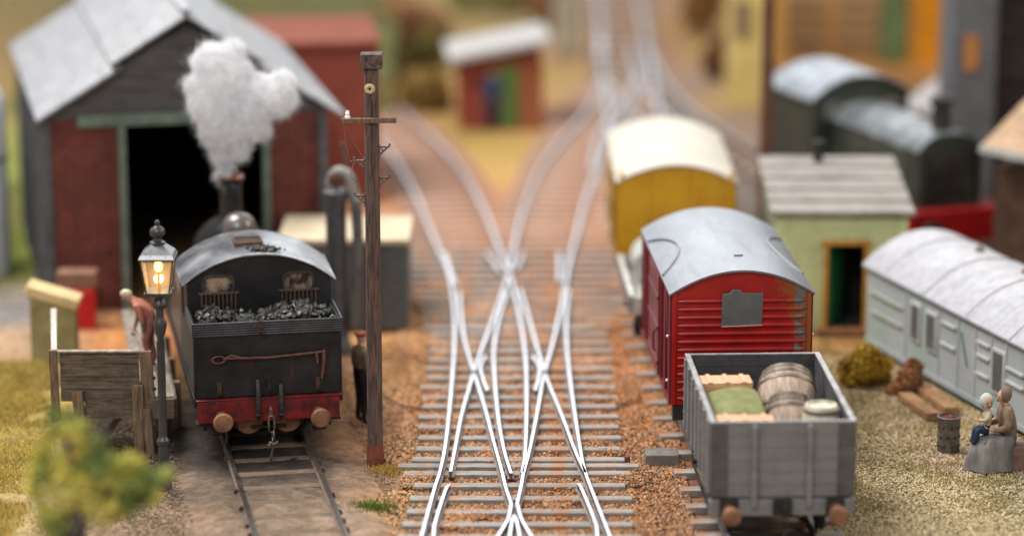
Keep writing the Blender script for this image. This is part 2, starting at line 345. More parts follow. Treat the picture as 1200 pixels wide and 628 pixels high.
jt = thing('junction_track', 'bright crossing rails and points on orange ballast in the middle of the layout', 'railway track')
rails_px = [
 [(488, 650), (494, 627), (508.7, 573), (516, 550), (522, 520), (526.5, 480), (530, 440), (532.5, 400), (532, 360), (526, 320), (509, 280), (487, 228), (467, 193), (447, 168), (415, 140), (380, 116)],   # far left, curving away
 [(528, 552), (532.7, 528), (541, 485), (551, 450), (561, 418), (575, 380), (588, 345), (596, 320), (602, 290), (614, 242), (634, 196), (657, 165), (684, 135), (704, 100), (708, 50)],
 [(589, 555), (585, 540), (578, 515), (569, 480), (558, 444), (549, 415), (542, 385), (537.5, 340)],
 [(599, 554), (591, 528), (584, 490), (579.5, 440), (579, 405), (585, 370), (594, 341)],
 [(612, 553), (615.5, 528), (617, 480), (616.5, 430), (613, 395), (606, 355), (598, 325), (585, 290), (566, 243), (538, 195), (501, 156), (461, 120), (425, 94), (390, 74)],
 [(613, 555), (621, 525), (630, 480), (637, 440), (646, 408), (654, 375), (661, 342), (668, 302), (677, 268), (686, 233), (702, 192), (716, 160), (734, 128), (748, 95), (758, 40)],
 [(686, 553), (675, 530), (658, 485), (640, 441), (631, 412), (619, 370), (609, 338)],
 [(722, 650), (714.5, 627), (700, 590), (686, 553), (680.5, 528), (673, 480), (667, 435), (664, 400), (663.5, 370), (666, 338)],
 [(589, 555), (592.5, 570), (599, 589)], [(599, 589), (595.5, 607), (583, 628), (574, 645)],
 [(613, 555), (610.5, 570), (606, 589)], [(606, 589), (611, 607), (623, 628), (632, 645)],
 [(595, 645), (597.2, 627), (602.5, 602), (609, 627), (612, 645)],
 [(526.5, 567), (521.5, 575), (510, 611), (508, 627), (507, 648)], [(678, 566), (683, 575), (697.5, 611), (700, 627), (702, 648)],
 [(569, 416), (563, 429), (566, 443), (571, 457)], [(623, 416), (632, 429), (631, 443), (627, 457)],
 [(521, 296), (528, 318), (535, 334)], [(570, 296), (578, 306), (586, 318)], [(655, 296), (655, 330)], [(612, 296), (610, 304), (604, 316)],
]
rails_px += [
 [(700, 40), (703, 70), (714, 100), (738, 132), (770, 160), (800, 185)], [(756, 45), (752, 75), (738, 105), (716, 135), (700, 165), (692, 200)],
 [(762, 60), (778, 92), (806, 122), (845, 152), (890, 180)], [(738, 50), (746, 85), (766, 118), (800, 150), (840, 178), (875, 200)]]
for i, r in enumerate(rails_px):
    rail(r, jt, per=3 if i in (12,) else (4 if len(r) < 5 else 8))
ys_px = [640, 628, 613, 598, 583, 568, 553.5, 537.5]
yy = [G(600, p, .08)[1] for p in ys_px]
y = yy[-1]
while y < 66: y += .66; yy.append(y)
k = 0
for y in yy:
    t = (y-46)/13
    cx = (609-600)/F*y; hw = lerp(1.86, 1.78, min(1, t)) if y < 59 else 1.95+.1*(y-59)
    if k % 5 == 1 and y < 52: hw += .12
    sleeper(jt, cx-hw+random.uniform(-.05, .05), cx+hw+random.uniform(-.05, .05), y, d=.23); k += 1
def mid(tab, py):
    if py >= tab[0][0]: return tab[0][1]+(tab[0][1]-tab[1][1])/(tab[0][0]-tab[1][0])*(py-tab[0][0])
    for (a0, x0_), (a1, x1_) in zip(tab, tab[1:]):
        if a1 <= py <= a0: return lerp(x0_, x1_, (a0-py)/(a0-a1))
    return tab[-1][1]
LT = [(262, 535), (242, 528), (193, 501), (168, 478), (140, 440), (116, 408), (100, 390)]; RTb = [(262, 650), (242, 652), (193, 668), (165, 686), (140, 703), (120, 716), (90, 728)]
far_sl = mat('sleeper_far', S(196, 168, 152), S(172, 138, 118), rough=.8, scale=3, dirt=S(206, 150, 114), dirt_amt=.7, dirt_scale=1.5)
for tab in (LT, RTb):
    y_ = 66.3; prev = None
    while y_ < 90:
        py_ = F*H/y_*1.0-525
        for _ in range(6): py_ += (G(600, py_)[1]-y_)*9
        xx = G(mid(tab, py_), py_)[0]
        if py_ < 100: break
        a_ = 0 if prev is None else math.atan2(-(xx-prev[0]), y_-prev[1])
        sleeper(jt, xx-1.25, xx+1.25, y_, a_, m=far_sl); prev = (xx, y_); y_ += .66*max(.5, math.cos(a_))
x0, yl = G(466, 545, .08); x1, _ = G(748, 541, .08)
sleeper(jt, x0, x1, yl, d=.22, z=.095); sleeper(jt, x0+.2, x1-.6, G(600, 383, .08)[1], d=.3, z=.095)
# point motor bolt
MB().lathe([(.05, 0), (.05, .1), (.02, .12)], (*G(735, 540, .1), .09)).build('bolt', rust, jt)

# far tracks: left curve beyond the junction and the line on the right
def track(name, label, centre, gauge=1.435, top=None, sl=None, w_=.07, spacing=.68, slen=1.2, side=(1, 1), max_sl=100, sw=.24):
    t = thing(name, label, 'railway track'); L = smooth_line([(x, y, 0) for x, y in centre], 10)
    for s in (-1, 1):
        pts = []
        for i in range(0, len(L), 3):
            d = (L[min(i+1, len(L)-1)]-L[max(i-1, 0)]).normalized(); pts.append((L[i].x-d.y*s*gauge/2, L[i].y+d.x*s*gauge/2))
        rail(pts, t, w_, top, 4, world=True)
    acc = 0; cnt = 0
    for i in range(1, len(L)):
        acc += (L[i]-L[i-1]).length
        if acc > spacing and cnt < max_sl:
            acc = 0; cnt += 1; d = (L[i]-L[i-1]).normalized()
            sleeper(t, L[i].x-slen, L[i].x+slen, L[i].y, math.atan2(-d.x, d.y), m=sl, d=sw)
    return t
track('siding_track', 'track under the red van and grey wagon, running away on the right', [(4.28, 41), (4.22, 44), (4.07, 47.7), (3.75, 53), (3.45, 58), (3.3, 63), (3.28, 70), (3.35, 78), (3.5, 88), (3.75, 105), (3.9, 120)], max_sl=100, spacing=.66)
track('goods_yard_track', 'blurred track branching off to the right behind the yellow van', [(4.0, 84), (4.6, 78), (5.4, 73), (6.2, 69), (7.2, 64)], top=dark_rail, spacing=.7)
chair_m = mat('rail_chair', S(116, 76, 60), S(72, 56, 48), rough=.8, scale=8)
LH = math.radians(10.6)
lc = [G(324, 628), G(301, 528)]
r0 = Vector((*G(316, 560, 0), 0)); lx, ly = D(316, 490, 50)[0], 50.0
ldir = Vector((-math.sin(LH), math.cos(LH), 0)); lo = Vector((lx, ly, 0))
track('engine_shed_track', 'dull rails sunk in sooty dirt under the black locomotive', [tuple((lo+ldir*s)[:2]) for s in (-9, -5, -1, 3, 7, 11, 15, 19)], top=dark_rail, sl=sleeper_old, spacing=.72, sw=.22, slen=.70)
for k_ in range(14):
    for s_ in (-1, 1):
        if random.random() < .35: continue
        c_ = lo+ldir*(-6.2+k_*.47)+Vector((ldir.y, -ldir.x, 0))*s_*(.7175+.07*(1 if k_ % 2 else 1)); MB().box((0, 0, 0), (.09, .10, .07), LH, taper=.6).build('rail_chair', chair_m, bpy.data.objects['engine_shed_track']).location = (c_.x, c_.y, .10)
bed = []; nu, nvv = 26, 150
for j in range(nvv+1):
    for i in range(nu+1):
        u = (i/nu*2-1); a = lo+ldir*(-9+28*j/nvv)+Vector((ldir.y, -ldir.x, 0))*u*1.9; e = max(0, (abs(u)-.6)/.4)
        z = .076-.15*e**1.3+(.016*mnoise.noise(a*2.2)+.012*mnoise.noise(a*7)); z += -.022 if .62 < abs(u*1.9) < .8 else 0
        bed.append((a.x, a.y, z))
me = bpy.data.meshes.new('track_bed'); me.from_pydata(bed, [], [(j*(nu+1)+i, j*(nu+1)+i+1, (j+1)*(nu+1)+i+1, (j+1)*(nu+1)+i) for j in range(nvv) for i in range(nu)])
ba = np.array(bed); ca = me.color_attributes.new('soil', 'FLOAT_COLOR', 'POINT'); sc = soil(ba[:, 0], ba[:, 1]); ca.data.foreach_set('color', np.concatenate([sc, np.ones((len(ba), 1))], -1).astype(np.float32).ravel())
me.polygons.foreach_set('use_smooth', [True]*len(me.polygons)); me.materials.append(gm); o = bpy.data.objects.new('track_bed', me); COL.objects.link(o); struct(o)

# ------------------------------------------------------------------ black tank locomotive
loco = thing('tank_locomotive', 'black tank locomotive seen from behind with red buffer beam and coal in its bunker', 'locomotive', (lx, ly, .19), LH)
B = black_metal
loco_roof = mat('loco_roof', (.11, .115, .125), (.40, .41, .43), rough=.33, metal=.75, scale=1.3, dirt=(.05, .045, .04), dirt_amt=.85, dirt_scale=2.4, dlo=.52, dhi=.68, bump=.004, bscale=9)
tank_side = mat('tank_side', (.05, .045, .04), S(120, 84, 62), rough=.38, scale=1.0, metal=.2)  # brown blotches paint the tank's reflections into its colour
red_beam = mat('red_beam', S(150, 20, 26), S(80, 14, 18), rough=.42, scale=2.5, dirt=S(48, 26, 26), dirt_amt=.85, dirt_scale=3.5, dlo=.46, dhi=.6)
zb = -.19   # local z offset: rail top
def Z_(z): return z-.19
mb = MB(); mb.box((0, .06, Z_(.92)), (2.48, .12, .40)); mb.box((0, .06, Z_(1.135)), (2.56, .16, .03))
mb.build('buffer_beam', red_beam, loco, bevel=.015)
mb = MB()   # running plate
mb.box((0, 4.1, Z_(1.13)), (2.62, 8.0, .05)); mb.box((-1.28, 4.1, Z_(1.05)), (.05, 8.0, .12)); mb.box((1.28, 4.1, Z_(1.05)), (.05, 8.0, .12))
mb.build('running_plate', B, loco, bevel=.01)
MB().box((0, 8.1, Z_(.92)), (2.48, .12, .40)).build('front_beam', red_beam, loco, bevel=.015)
for sx in (-.85, .85):
    b = MB().lathe([(.09, 0), (.09, .28), (.07, .3), (.165, .40), (.175, .42), (.175, .45), (.15, .475), (.07, .485)], (sx, .0, Z_(.85)), axis=(0, -1, 0))
    b.build('buffer', rust_tan, loco)
# bunker
mb = MB(); zt = 2.46
mb.box((0, .10, Z_((1.16+zt)/2)), (2.56, .04, zt-1.16))
mb.box((-1.27, .75, Z_((1.16+zt)/2)), (.04, 1.26, zt-1.16)); mb.box((1.27, .75, Z_((1.16+zt)/2)), (.04, 1.26, zt-1.16))
mb.box((0, .75, Z_(2.12)), (2.5, 1.26, .04))
for s in (-1, 1): mb.cyl((s*1.27, .1, Z_(1.16)), (s*1.27, .1, Z_(zt)), .03, n=10)
mb.build('bunker', B, loco, bevel=.008)
mb = MB()
for k in range(6): mb.cyl((-1.31, .07, Z_(2.28+k*.042)), (1.31, .07, Z_(2.28+k*.042)), .023, n=8)
for s in (-1, 1):
    for k in range(6): mb.cyl((s*1.3, .07, Z_(2.28+k*.042)), (s*1.3, 1.36, Z_(2.28+k*.042)), .02, n=8)
mb.build('coal_rail', mat('coal_rail', (.03, .03, .033), (.06, .06, .064), rough=.42, scale=4, metal=.3), loco)
# rivets
mb = MB()
for s in (-1, 1):
    for k in range(16): mb.ell((s*1.22, .078, Z_(1.2+k*.07)), .010, 6)
for k in range(34): mb.ell((-1.19+k*.072, .078, Z_(1.19)), .009, 6)
mb.build('rivet_row', B, loco)
# lamp irons
for x, z in ((-.86, 1.34), (.0, 1.38), (.86, 1.36), (-.12, 2.42)):
    mb = MB(); mb.box((x, .06, Z_(z)), (.075, .03, .2)); mb.box((x, .0, Z_(z-.08)), (.085, .13, .03)); mb.box((x, -.06, Z_(z-.02)), (.06, .02, .12))
    mb.build('lamp_iron', mat('lamp_iron', S(96, 70, 54), S(40, 34, 32), rough=.7, scale=8) if x else B, loco, bevel=.005)
# fire iron
fz = 1.86
mb = MB(); pts = [(-.75, .02, Z_(fz+.02)), (0, .015, Z_(fz)), (.97, .02, Z_(fz+.06))]
mb.tube(pts, .022, 8); mb.torus((-.87, .02, Z_(fz+.0)), .1, .022, (0, 1, 0), sc=(1.1, .62))
mb.tube([(-.75, .02, Z_(fz+.02)), (-.65, .02, Z_(fz+.07)), (-.5, .02, Z_(fz+.03))], .02)
mb.tube([(.97, .02, Z_(fz+.09)), (.97, .0, Z_(fz-.1)), (.93, .0, Z_(fz-.42))], [.03, .035, .02]); mb.tube([(.84, .01, Z_(fz+.05)), (.86, .0, Z_(fz-.14))], .026)
mb.build('fire_iron', mat('rust_iron', S(124, 70, 54), S(72, 52, 48), rough=.6, scale=7), loco)
mb = MB()
for x in (-.32, .42): mb.box((x, .045, Z_(fz+.02)), (.045, .09, .09))
mb.build('iron_hook', B, loco)
mb = MB()
for x in (-.30, .42): mb.box((x, .0775, Z_(1.62)), (.05, .006, .32))
mb.build('rust_streak', mat('rust_streak', S(84, 54, 42), S(40, 30, 28), rough=.7, scale=6, stretch=(3, 1, .6)), loco)
# vacuum pipes
for x, zt2 in ((-.2, 1.46), (.2, 1.36)):
    mb = MB(); mb.tube([(x, .04, Z_(.74)), (x, -.03, Z_(.85)), (x, -.09, Z_(1.0)), (x, -.08, Z_(zt2-.14)), (x, -.02, Z_(zt2)), (x, .06, Z_(zt2-.02))], .04, 10)
    for z in (.86, .98, 1.1, 1.22): mb.torus((x, -.08, Z_(z)), .036, .014, n=12, m=6)
    mb.build('brake_hose', mat('hose', (.014, .014, .014), (.04, .036, .036), rough=.55, scale=8), loco)
# coupling
nick = mat('coupling_steel', S(170, 158, 140), S(96, 86, 74), rough=.35, metal=.8, scale=9)
mb = MB(); mb.box((0, -.06, Z_(.93)), (.05, .28, .09)); mb.tube([(0, -.18, Z_(.94)), (0, -.27, Z_(.9)), (0, -.28, Z_(1.0)), (0, -.22, Z_(1.03))], [.03, .035, .028, .018])
mb.build('draw_hook', nick, loco)
mb = MB()
mb.torus((0, -.28, Z_(.74)), .15, .017, (0, 1, 0), sc=(.42, 1)); mb.cyl((-.045, -.28, Z_(.62)), (-.045, -.28, Z_(.9)), .017, n=8); mb.cyl((.05, -.28, Z_(.62)), (.05, -.28, Z_(.9)), .017, n=8)
mb.torus((.03, -.28, Z_(.52)), .09, .017, (1, .2, 0), sc=(.5, 1)); mb.tube([(.0, -.29, Z_(.44)), (.03, -.29, Z_(.3))], .022); mb.tube([(-.07, -.29, Z_(.36)), (.1, -.29, Z_(.4))], .024); mb.ell((-.02, -.29, Z_(.40)), .04, 8); mb.ell((.09, -.29, Z_(.41)), .035, 8)
mb.tube([(.02, -.29, Z_(.3)), (-.02, -.29, Z_(.14)), (-.03, -.3, Z_(.06))], [.02, .024, .012])
mb.build('coupling_chain', nick, loco)
# cab
yb = 1.38; yf = 3.15; ze = 2.88; ap = 3.40; cw = 2.56
def archpts(w_, e, rise, n=24, power=2.2): return [(-w_/2+w_*i/n, e+rise*(1-abs(2*(-w_/2+w_*i/n)/w_)**power)) for i in range(n+1)]
def cabwall(y0, holes, name, parent, m):
    "wall with spectacle openings, cut as strips round the openings"
    mb = MB(); n = 64; W = cw
    x_edges = sorted(set([-W/2+W*i/n for i in range(n+1)]+[h[0]-h[2] for h in holes]+[h[0]+h[2] for h in holes]))
    top = lambda x: Z_(ze)+(ap-ze-.03)*(1-abs(2*x/W)**2.2)
    z0 = Z_(1.16)
    def quad(xa, xb, za, zb_, ta, tb):
        vs = []
        for y in (y0, y0+.05): vs += [(xa, y, za), (xb, y, zb_), (xb, y, tb), (xa, y, ta)]
        mb.add(vs, [(0, 1, 2, 3), (7, 6, 5, 4), (0, 4, 5, 1), (3, 2, 6, 7), (0, 3, 7, 4), (1, 5, 6, 2)])
    for xa, xb in zip(x_edges, x_edges[1:]):
        if xb-xa < 1e-6: continue
        xm = (xa+xb)/2; hit = [h for h in holes if abs(xm-h[0]) < h[2]]
        if not hit: quad(xa, xb, z0, z0, top(xa), top(xb))
        else:
            hx, hz, hw, hh = hit[0]
            f = lambda x: hh*(1-.55*abs((x-hx)/hw)**4)
            quad(xa, xb, z0, z0, hz-hh, hz-hh); quad(xa, xb, hz+f(xa), hz+f(xb), top(xa), top(xb))
    return mb.build(name, m, parent, smooth=0)
hz = Z_(2.86)
holes = [(-.73, hz, .27, .17), (.70, hz, .27, .17)]
cabwall(yb, holes, 'cab_back', loco, B); cabwall(yf, holes, 'cab_front', loco, B)
for h in holes:
    for y in (yb-.005,):
        mb = MB(); pts = []
        for i in range(33):
            t = 2*PI*i/32; c, s_ = math.cos(t), math.sin(t)
            pts.append((h[0]+h[2]*math.copysign(abs(c)**.5, c), y, h[1]+h[3]*math.copysign(abs(s_)**.55, s_)))
        mb.tube(pts, .024, 6); mb.build('window_rim', mat('rim_paint', (.03, .028, .026), (.07, .06, .05), rough=.35, metal=.3, scale=6), loco)
    mb = MB(); mb.bar((h[0]-.36, yb-.06, h[1]-.13), (h[0]+.36, yb-.06, h[1]-.13), .03, .03); mb.bar((h[0]-.34, yb-.06, h[1]-.46), (h[0]+.34, yb-.06, h[1]-.46), .03, .03)
    for k in range(9): mb.cyl((h[0]-.30+k*.075, yb-.06, h[1]-.13), (h[0]-.30+k*.075, yb-.06, h[1]-.46), .013, n=6)
    mb.build('window_guard', mat('guard_bar', S(128, 104, 88), S(76, 64, 58), rough=.45, metal=.4, scale=9), loco)
    MB().box((h[0], yb+.025, h[1]), (.53, .01, .36)).build('window_glass', mat('reflection_pane', S(170, 146, 126), S(38, 37, 40), rough=.12, scale=2.8, lo=.42, hi=.58), loco)  # tan and dark blotches paint reflections onto the panes
mb = MB()
for s in (-1, 1):
    mb.box((s*1.265, yb+.42, Z_((1.16+ze)/2)), (.04, .75, ze-1.16)); mb.box((s*1.265, yf-.25, Z_((1.16+ze)/2)), (.04, .55, ze-1.16)); mb.box((s*1.265, (yb+yf)/2, Z_(1.62)), (.035, 1.7, .9))
mb.box((0, (yb+yf)/2, Z_(1.22)), (2.4, 1.7, .05)); mb.build('cab_side', B, loco)
MB().box((0, 2.9, Z_(2.0)), (1.5, .3, 1.2)).build('backhead', rust, loco, bevel=.05)
rf = MB().arch(2.74, Z_(ze), ap-ze, yb-.05, yf+.14, .022, segs=10).build('cab_roof', loco_roof, loco)
mb = MB(); hy = 2.35; hx = -.1
for s in (-1, 1): mb.box((hx+s*.24, hy, Z_(ap)+.02), (.035, .5, .06)); mb.box((hx, hy+s*.24, Z_(ap)+.02), (.51, .035, .06))
mb.build('roof_hatch', rust, rf, bevel=.006); MB().box((hx, hy, Z_(ap)+.012), (.42, .46, .03)).build('hatch_opening', black_flat, rf)
for s in (-1, 1): MB().tube([(s*1.36, yb-.05, Z_(ze)), (s*1.38, yf+.14, Z_(ze))], .014, 6).build('gutter', loco_roof, rf)
# boiler, tanks, smokebox
mb = MB()
for s in (-1, 1): mb.box((s*1.0, 4.55, Z_(1.72)), (.56, 2.75, 1.12))
mb.build('side_tank', tank_side, loco, bevel=.04)
bz = Z_(2.12)
MB().cyl((0, 3.1, bz), (0, 6.2, bz), .66, n=32).build('boiler', B, loco)
MB().lathe([(.70, 0), (.72, .02), (.72, 1.05), (.70, 1.08), (.5, 1.14), (.1, 1.2)], (0, 6.2, bz), axis=(0, 1, 0), n=32).build('smokebox', B, loco)
MB().box((0, 6.7, Z_(1.3)), (1.0, 1.0, .5)).build('saddle', B, loco, bevel=.03)
cpx = mat('dome_metal', (.10, .095, .09), (.16, .14, .13), rough=.33, metal=.5, scale=2)
MB().lathe([(.42, 0), (.36, .08), (.33, .2), (.33, .34), (.29, .46), (.2, .55), (.08, .6)], (0, 5.1, bz+.62)).build('dome', cpx, loco)
MB().lathe([(.34, 0), (.25, .1), (.22, .22), (.215, .82), (.26, .86), (.27, .92), (.22, .95), (.17, .95), (.17, .7)], (0, 6.65, bz+.66)).build('chimney', B, loco)
MB().torus((0, 6.65, bz+1.6), .235, .03).build('chimney_cap', mat('copper_cap', S(190, 120, 80), S(110, 70, 54), rough=.35, metal=.7, scale=6), loco)
# wheels and underframe
for y in (1.5, 3.9, 6.1):
    for s in (-1, 1):
        wmb = MB(); wmb.lathe([(.12, -.06), (.5, -.06), (.54, -.05), (.54, .05), (.5, .07), (.12, .07)], (s*.75, y, .52), axis=(s, 0, 0), n=28)
        wmb.torus((s*.78, y, .52), .46, .05, (1, 0, 0)); wmb.build('wheel', black_flat, loco)
mb = MB()
for s in (-1, 1): mb.box((s*.58, 4.0, .62), (.05, 7.6, .5)); mb.bar((s*.95, 1.5, .42), (s*.95, 6.1, .42), .05, .1)
for y in (.5, 2.5, 5, 7.4): mb.box((0, y, .6), (1.2, .06, .4))
mb.build('underframe', black_flat, loco)
for s in (-1, 1):
    mb = MB(); mb.lathe([(.02, -.01), (.24, 0), (.26, .02), (.24, .05), (.02, .06)], (s*.34, .28, Z_(.68)), axis=(0, -1, 0)); mb.build('frame_bracket', rust_tan, loco)
    mb = MB(); mb.bar((s*1.1, .35, Z_(.5)), (s*1.1, .35, Z_(1.1)), .05, .05); mb.box((s*1.12, .28, Z_(.66)), (.3, .26, .035)); mb.build('footstep', black_flat, loco)
    mb = MB(); mb.tube([(s*.72, .2, Z_(.75)), (s*.74, .15, Z_(.5)), (s*.76, .1, Z_(.32))], .03); mb.tube([(s*.95, .4, Z_(.6)), (s*.8, .3, Z_(.45)), (s*1.0, .15, Z_(.5))], .035); mb.build('guard_iron', black_flat, loco)
MB().tube([(.0, .3, Z_(.62)), (.3, .2, Z_(.56)), (-.3, .2, Z_(.56))], .03).build('steam_pipe', black_flat, loco)

def xf(o, p):   # local point of an empty -> world
    return Matrix.Translation(o.location) @ o.rotation_euler.to_matrix().to_4x4() @ Vector(p)
# coal
def lumps(mb, c, n, spread, size, zf, mi=0):
    for _ in range(n):
        x = random.gauss(0, spread[0]); y = random.uniform(-1, 1)*spread[1]
        s = random.uniform(*size); z = zf(x, y)+random.uniform(-.03, .05)
        k0 = len(mb.v); R = Matrix.Rotation(random.uniform(0, 6), 3, random.choice('XYZ')) @ Matrix.Rotation(random.uniform(0, 6), 3, 'X')
        vs = []
        for q in ((1, 0, 0), (-1, 0, 0), (0, 1, 0), (0, -1, 0), (0, 0, 1), (0, 0, -1), (.6, .6, .6), (-.6, .6, -.6), (.6, -.6, -.5), (-.6, -.6, .6)):
            v = Vector(q)*random.uniform(.75, 1.15)*s; vs.append(R @ Vector((v.x, v.y, v.z*.8))+Vector((c[0]+x, c[1]+y, c[2]+z)))
        bm = bmesh.new(); bv = [bm.verts.new(v) for v in vs]; r = bmesh.ops.convex_hull(bm, input=bv)
        bm.verts.ensure_lookup_table(); ids = {v: i for i, v in enumerate(bm.verts)}
        mb.add([v.co[:] for v in bm.verts], [tuple(ids[v] for v in f.verts) for f in bm.faces], mi); bm.free()
mb = MB()
lumps(mb, (-.85, .72, Z_(2.42)), 90, (.22, .5), (.03, .09), lambda x, y: max(0, .10-abs(x)*.35))
lumps(mb, (.68, .72, Z_(2.44)), 120, (.3, .5), (.03, .09), lambda x, y: max(0, .13-abs(x)*.3))
lumps(mb, (0, .7, Z_(2.36)), 110, (.7, .55), (.05, .11), lambda x, y: 0)
mb.v = [(max(-1.22, min(1.22, v[0])), min(max(v[1], .14), 1.34), v[2]) for v in mb.v]
coal_m = mat('coal', (.012, .012, .013), (.03, .028, .026), rough=.5, scale=6, dirt=(.10, .085, .07), dirt_amt=.5, dirt_scale=9)
co_ = mb.build('coal', coal_m, smooth=0); co_.location = loco.location; co_.rotation_euler = loco.rotation_euler; stuff(co_)
mb = MB()
lumps(mb, (.12, 1.66, Z_(3.40)), 170, (.12, .13), (.02, .045), lambda x, y: 0)
mb.v = [(v[0], v[1], max(v[2], Z_(3.385))) for v in mb.v]
o = mb.build('coal_crumbs', coal_m, smooth=0); o.location = loco.location; o.rotation_euler = loco.rotation_euler; stuff(o)

# ------------------------------------------------------------------ smoke (cotton plume)
cx_, cy_, cz_ = xf(loco, (0, 6.65, bz+1.6))
blobs = [(262, 206, .17), (264, 190, .24), (262, 172, .33), (258, 150, .46), (252, 122, .56), (254, 96, .56), (252, 72, .42), (276, 92, .44), (272, 66, .24), (304, 112, .46), (322, 114, .48), (330, 100, .34), (232, 100, .3), (236, 74, .24), (286, 140, .48), (302, 150, .32), (276, 170, .34), (270, 62, .3), (245, 60, .2)]
bm = bmesh.new()
for px, py, r in blobs:
    x, z = D(px, py, cy_)
    bmesh.ops.create_icosphere(bm, subdivisions=3, radius=r, matrix=Matrix.Translation((x, cy_+random.uniform(-.12, .12), z)) @ Matrix.Diagonal((1, .85, 1.05, 1)))
me = bpy.data.meshes.new('tmp'); bm.to_mesh(me); bm.free()
tmp = bpy.data.objects.new('tmp', me); COL.objects.link(tmp)
rm = tmp.modifiers.new('r', 'REMESH'); rm.mode = 'VOXEL'; rm.voxel_size = .05
dg = bpy.context.evaluated_depsgraph_get(); me2 = bpy.data.meshes.new_from_object(tmp.evaluated_get(dg)); bpy.data.objects.remove(tmp)
nrm = [v.normal.copy() for v in me2.vertices]
for v, n in zip(me2.vertices, nrm):
    p = v.co
    v.co = p+n*(.07*mnoise.noise(p*3.2)+.04*mnoise.noise(p*8)+.03*mnoise.noise(p*18)-.02)
me2.name = 'smoke_plume'; me2.polygons.foreach_set('use_smooth', [True]*len(me2.polygons))
sm = bpy.data.objects.new('smoke_plume', me2); COL.objects.link(sm); tag(sm, 'white cotton wool smoke rising from the black locomotive chimney', 'smoke')
vm = bpy.data.materials.new('cotton_smoke'); vm.use_nodes = True; nt = vm.node_tree; nt.nodes.remove(nt.nodes['Principled BSDF'])
pv = nt.nodes.new('ShaderNodeVolumePrincipled'); pv.inputs['Color'].default_value = (.975, .978, .985, 1); pv.inputs['Anisotropy'].default_value = 0
tc = nt.nodes.new('ShaderNodeTexCoord'); ns = nt.nodes.new('ShaderNodeTexNoise'); ns.inputs['Scale'].default_value = 7; ns.inputs['Detail'].default_value = 6; ns.inputs['Roughness'].default_value = .7
mr = nt.nodes.new('ShaderNodeMapRange'); mr.inputs[1].default_value = .42; mr.inputs[2].default_value = .66; mr.inputs[3].default_value = .1; mr.inputs[4].default_value = 9.5
nt.links.new(tc.outputs['Object'], ns.inputs['Vector']); nt.links.new(ns.outputs[0], mr.inputs[0]); nt.links.new(mr.outputs[0], pv.inputs['Density'])
nt.links.new(pv.outputs[0], nt.nodes['Material Output'].inputs['Volume']); me2.materials.clear(); me2.materials.append(vm)
# fibres: parts of the plume
mb = MB(); vs = me2.vertices; nv = len(vs)
for _ in range(9000):
    v = vs[random.randrange(nv)]; p = v.co+v.normal*random.uniform(-.16, .02)
    d = Vector((random.gauss(0, 1), random.gauss(0, 1), random.gauss(0, 1))); d = (d-v.normal*d.dot(v.normal)*.75).normalized()
    L = random.uniform(.06, .22); bend = Vector((random.gauss(0, 1), random.gauss(0, 1), random.gauss(0, 1)))*.35
    pts = [p+(d*t+bend*t*t)*L for t in (0, .25, .5, .75, 1)]
    mb.tube(pts, [.0022, .003, .003, .0022, .001], 3, cap=False)
fib = mat('cotton_fibre', (.72, .73, .76), (.6, .61, .65), rough=.9, scale=3)
mb.build('fibre', fib, sm, smooth=0)['kind'] = 'stuff'

# ------------------------------------------------------------------ street lamp
lX, lY = G(193, 572, 0)
lamp = thing('street_lamp', 'lit black cast iron street lamp standing beside the wooden coal stage', 'street lamp', (lX, lY, 0))
lm = mat('lamp_iron_paint', (.035, .037, .042), (.06, .062, .068), rough=.35, scale=5, metal=.3)
def zL(py): return D(190, py, lY)[1]
prof = [(.15, 0), (.15, .1), (.12, .14), (.10, .6), (.10, .78), (.13, .80), (.13, .86), (.09, .9), (.075, .95), (.068, zL(395)), (.10, zL(390)), (.13, zL(382)), (.13, zL(378)), (.09, zL(374)), (.075, zL(370)), (.075, zL(362)), (.12, zL(360)), (.145, zL(356)), (.13, zL(353)), (.09, zL(349)), (.10, zL(345)), (.10, zL(342))]
MB().lathe([(r_*.88, z_) for r_, z_ in prof], n=20).build('post', lm, lamp)
mb = MB()
for a in range(8): t = a*PI/4; mb.tube([(.06*math.cos(t), .06*math.sin(t), .92), (.06*math.cos(t), .06*math.sin(t), zL(400))], .012, 6)
mb.build('fluting', lm, lamp)
zg0, zg1 = zL(340), zL(302); b0, b1 = .19, .27
mb = MB(); mb.box((0, 0, zg0-.03), (.46, .46, .05)); mb.box((0, 0, zg1+.01), (.58, .58, .04))
for sx in (-1, 1):
    for sy in (-1, 1): mb.bar((sx*b0, sy*b0, zg0), (sx*b1, sy*b1, zg1), .028, .028)
mb.build('lantern_frame', lm, lamp, bevel=.005)
mb = MB()
for i, (sx, sy) in enumerate(((0, -1), (1, 0), (0, 1), (-1, 0))):
    def q(r, u): return (sx*r+(-sy)*u, sy*r+sx*u)
    a = [(*q(b0-.004, -b0+.02), zg0), (*q(b0-.004, b0-.02), zg0), (*q(b1-.004, b1-.02), zg1), (*q(b1-.004, -b1+.02), zg1)]
    inn = [(*q(b0-.012, -b0+.02), zg0), (*q(b0-.012, b0-.02), zg0), (*q(b1-.012, b1-.02), zg1), (*q(b1-.012, -b1+.02), zg1)]
    mb.add(a+inn, [(0, 1, 2, 3), (7, 6, 5, 4), (0, 4, 5, 1), (1, 5, 6, 2), (2, 6, 7, 3), (3, 7, 4, 0)])
gl = bpy.data.materials.new('lantern_glass'); gl.use_nodes = True; N_ = gl.node_tree.nodes; b_ = N_['Principled BSDF']
b_.inputs['Base Color'].default_value = (1, .90, .74, 1); b_.inputs['Transmission Weight'].default_value = .92; b_.inputs['IOR'].default_value = 1.08; b_.inputs['Roughness'].default_value = .14
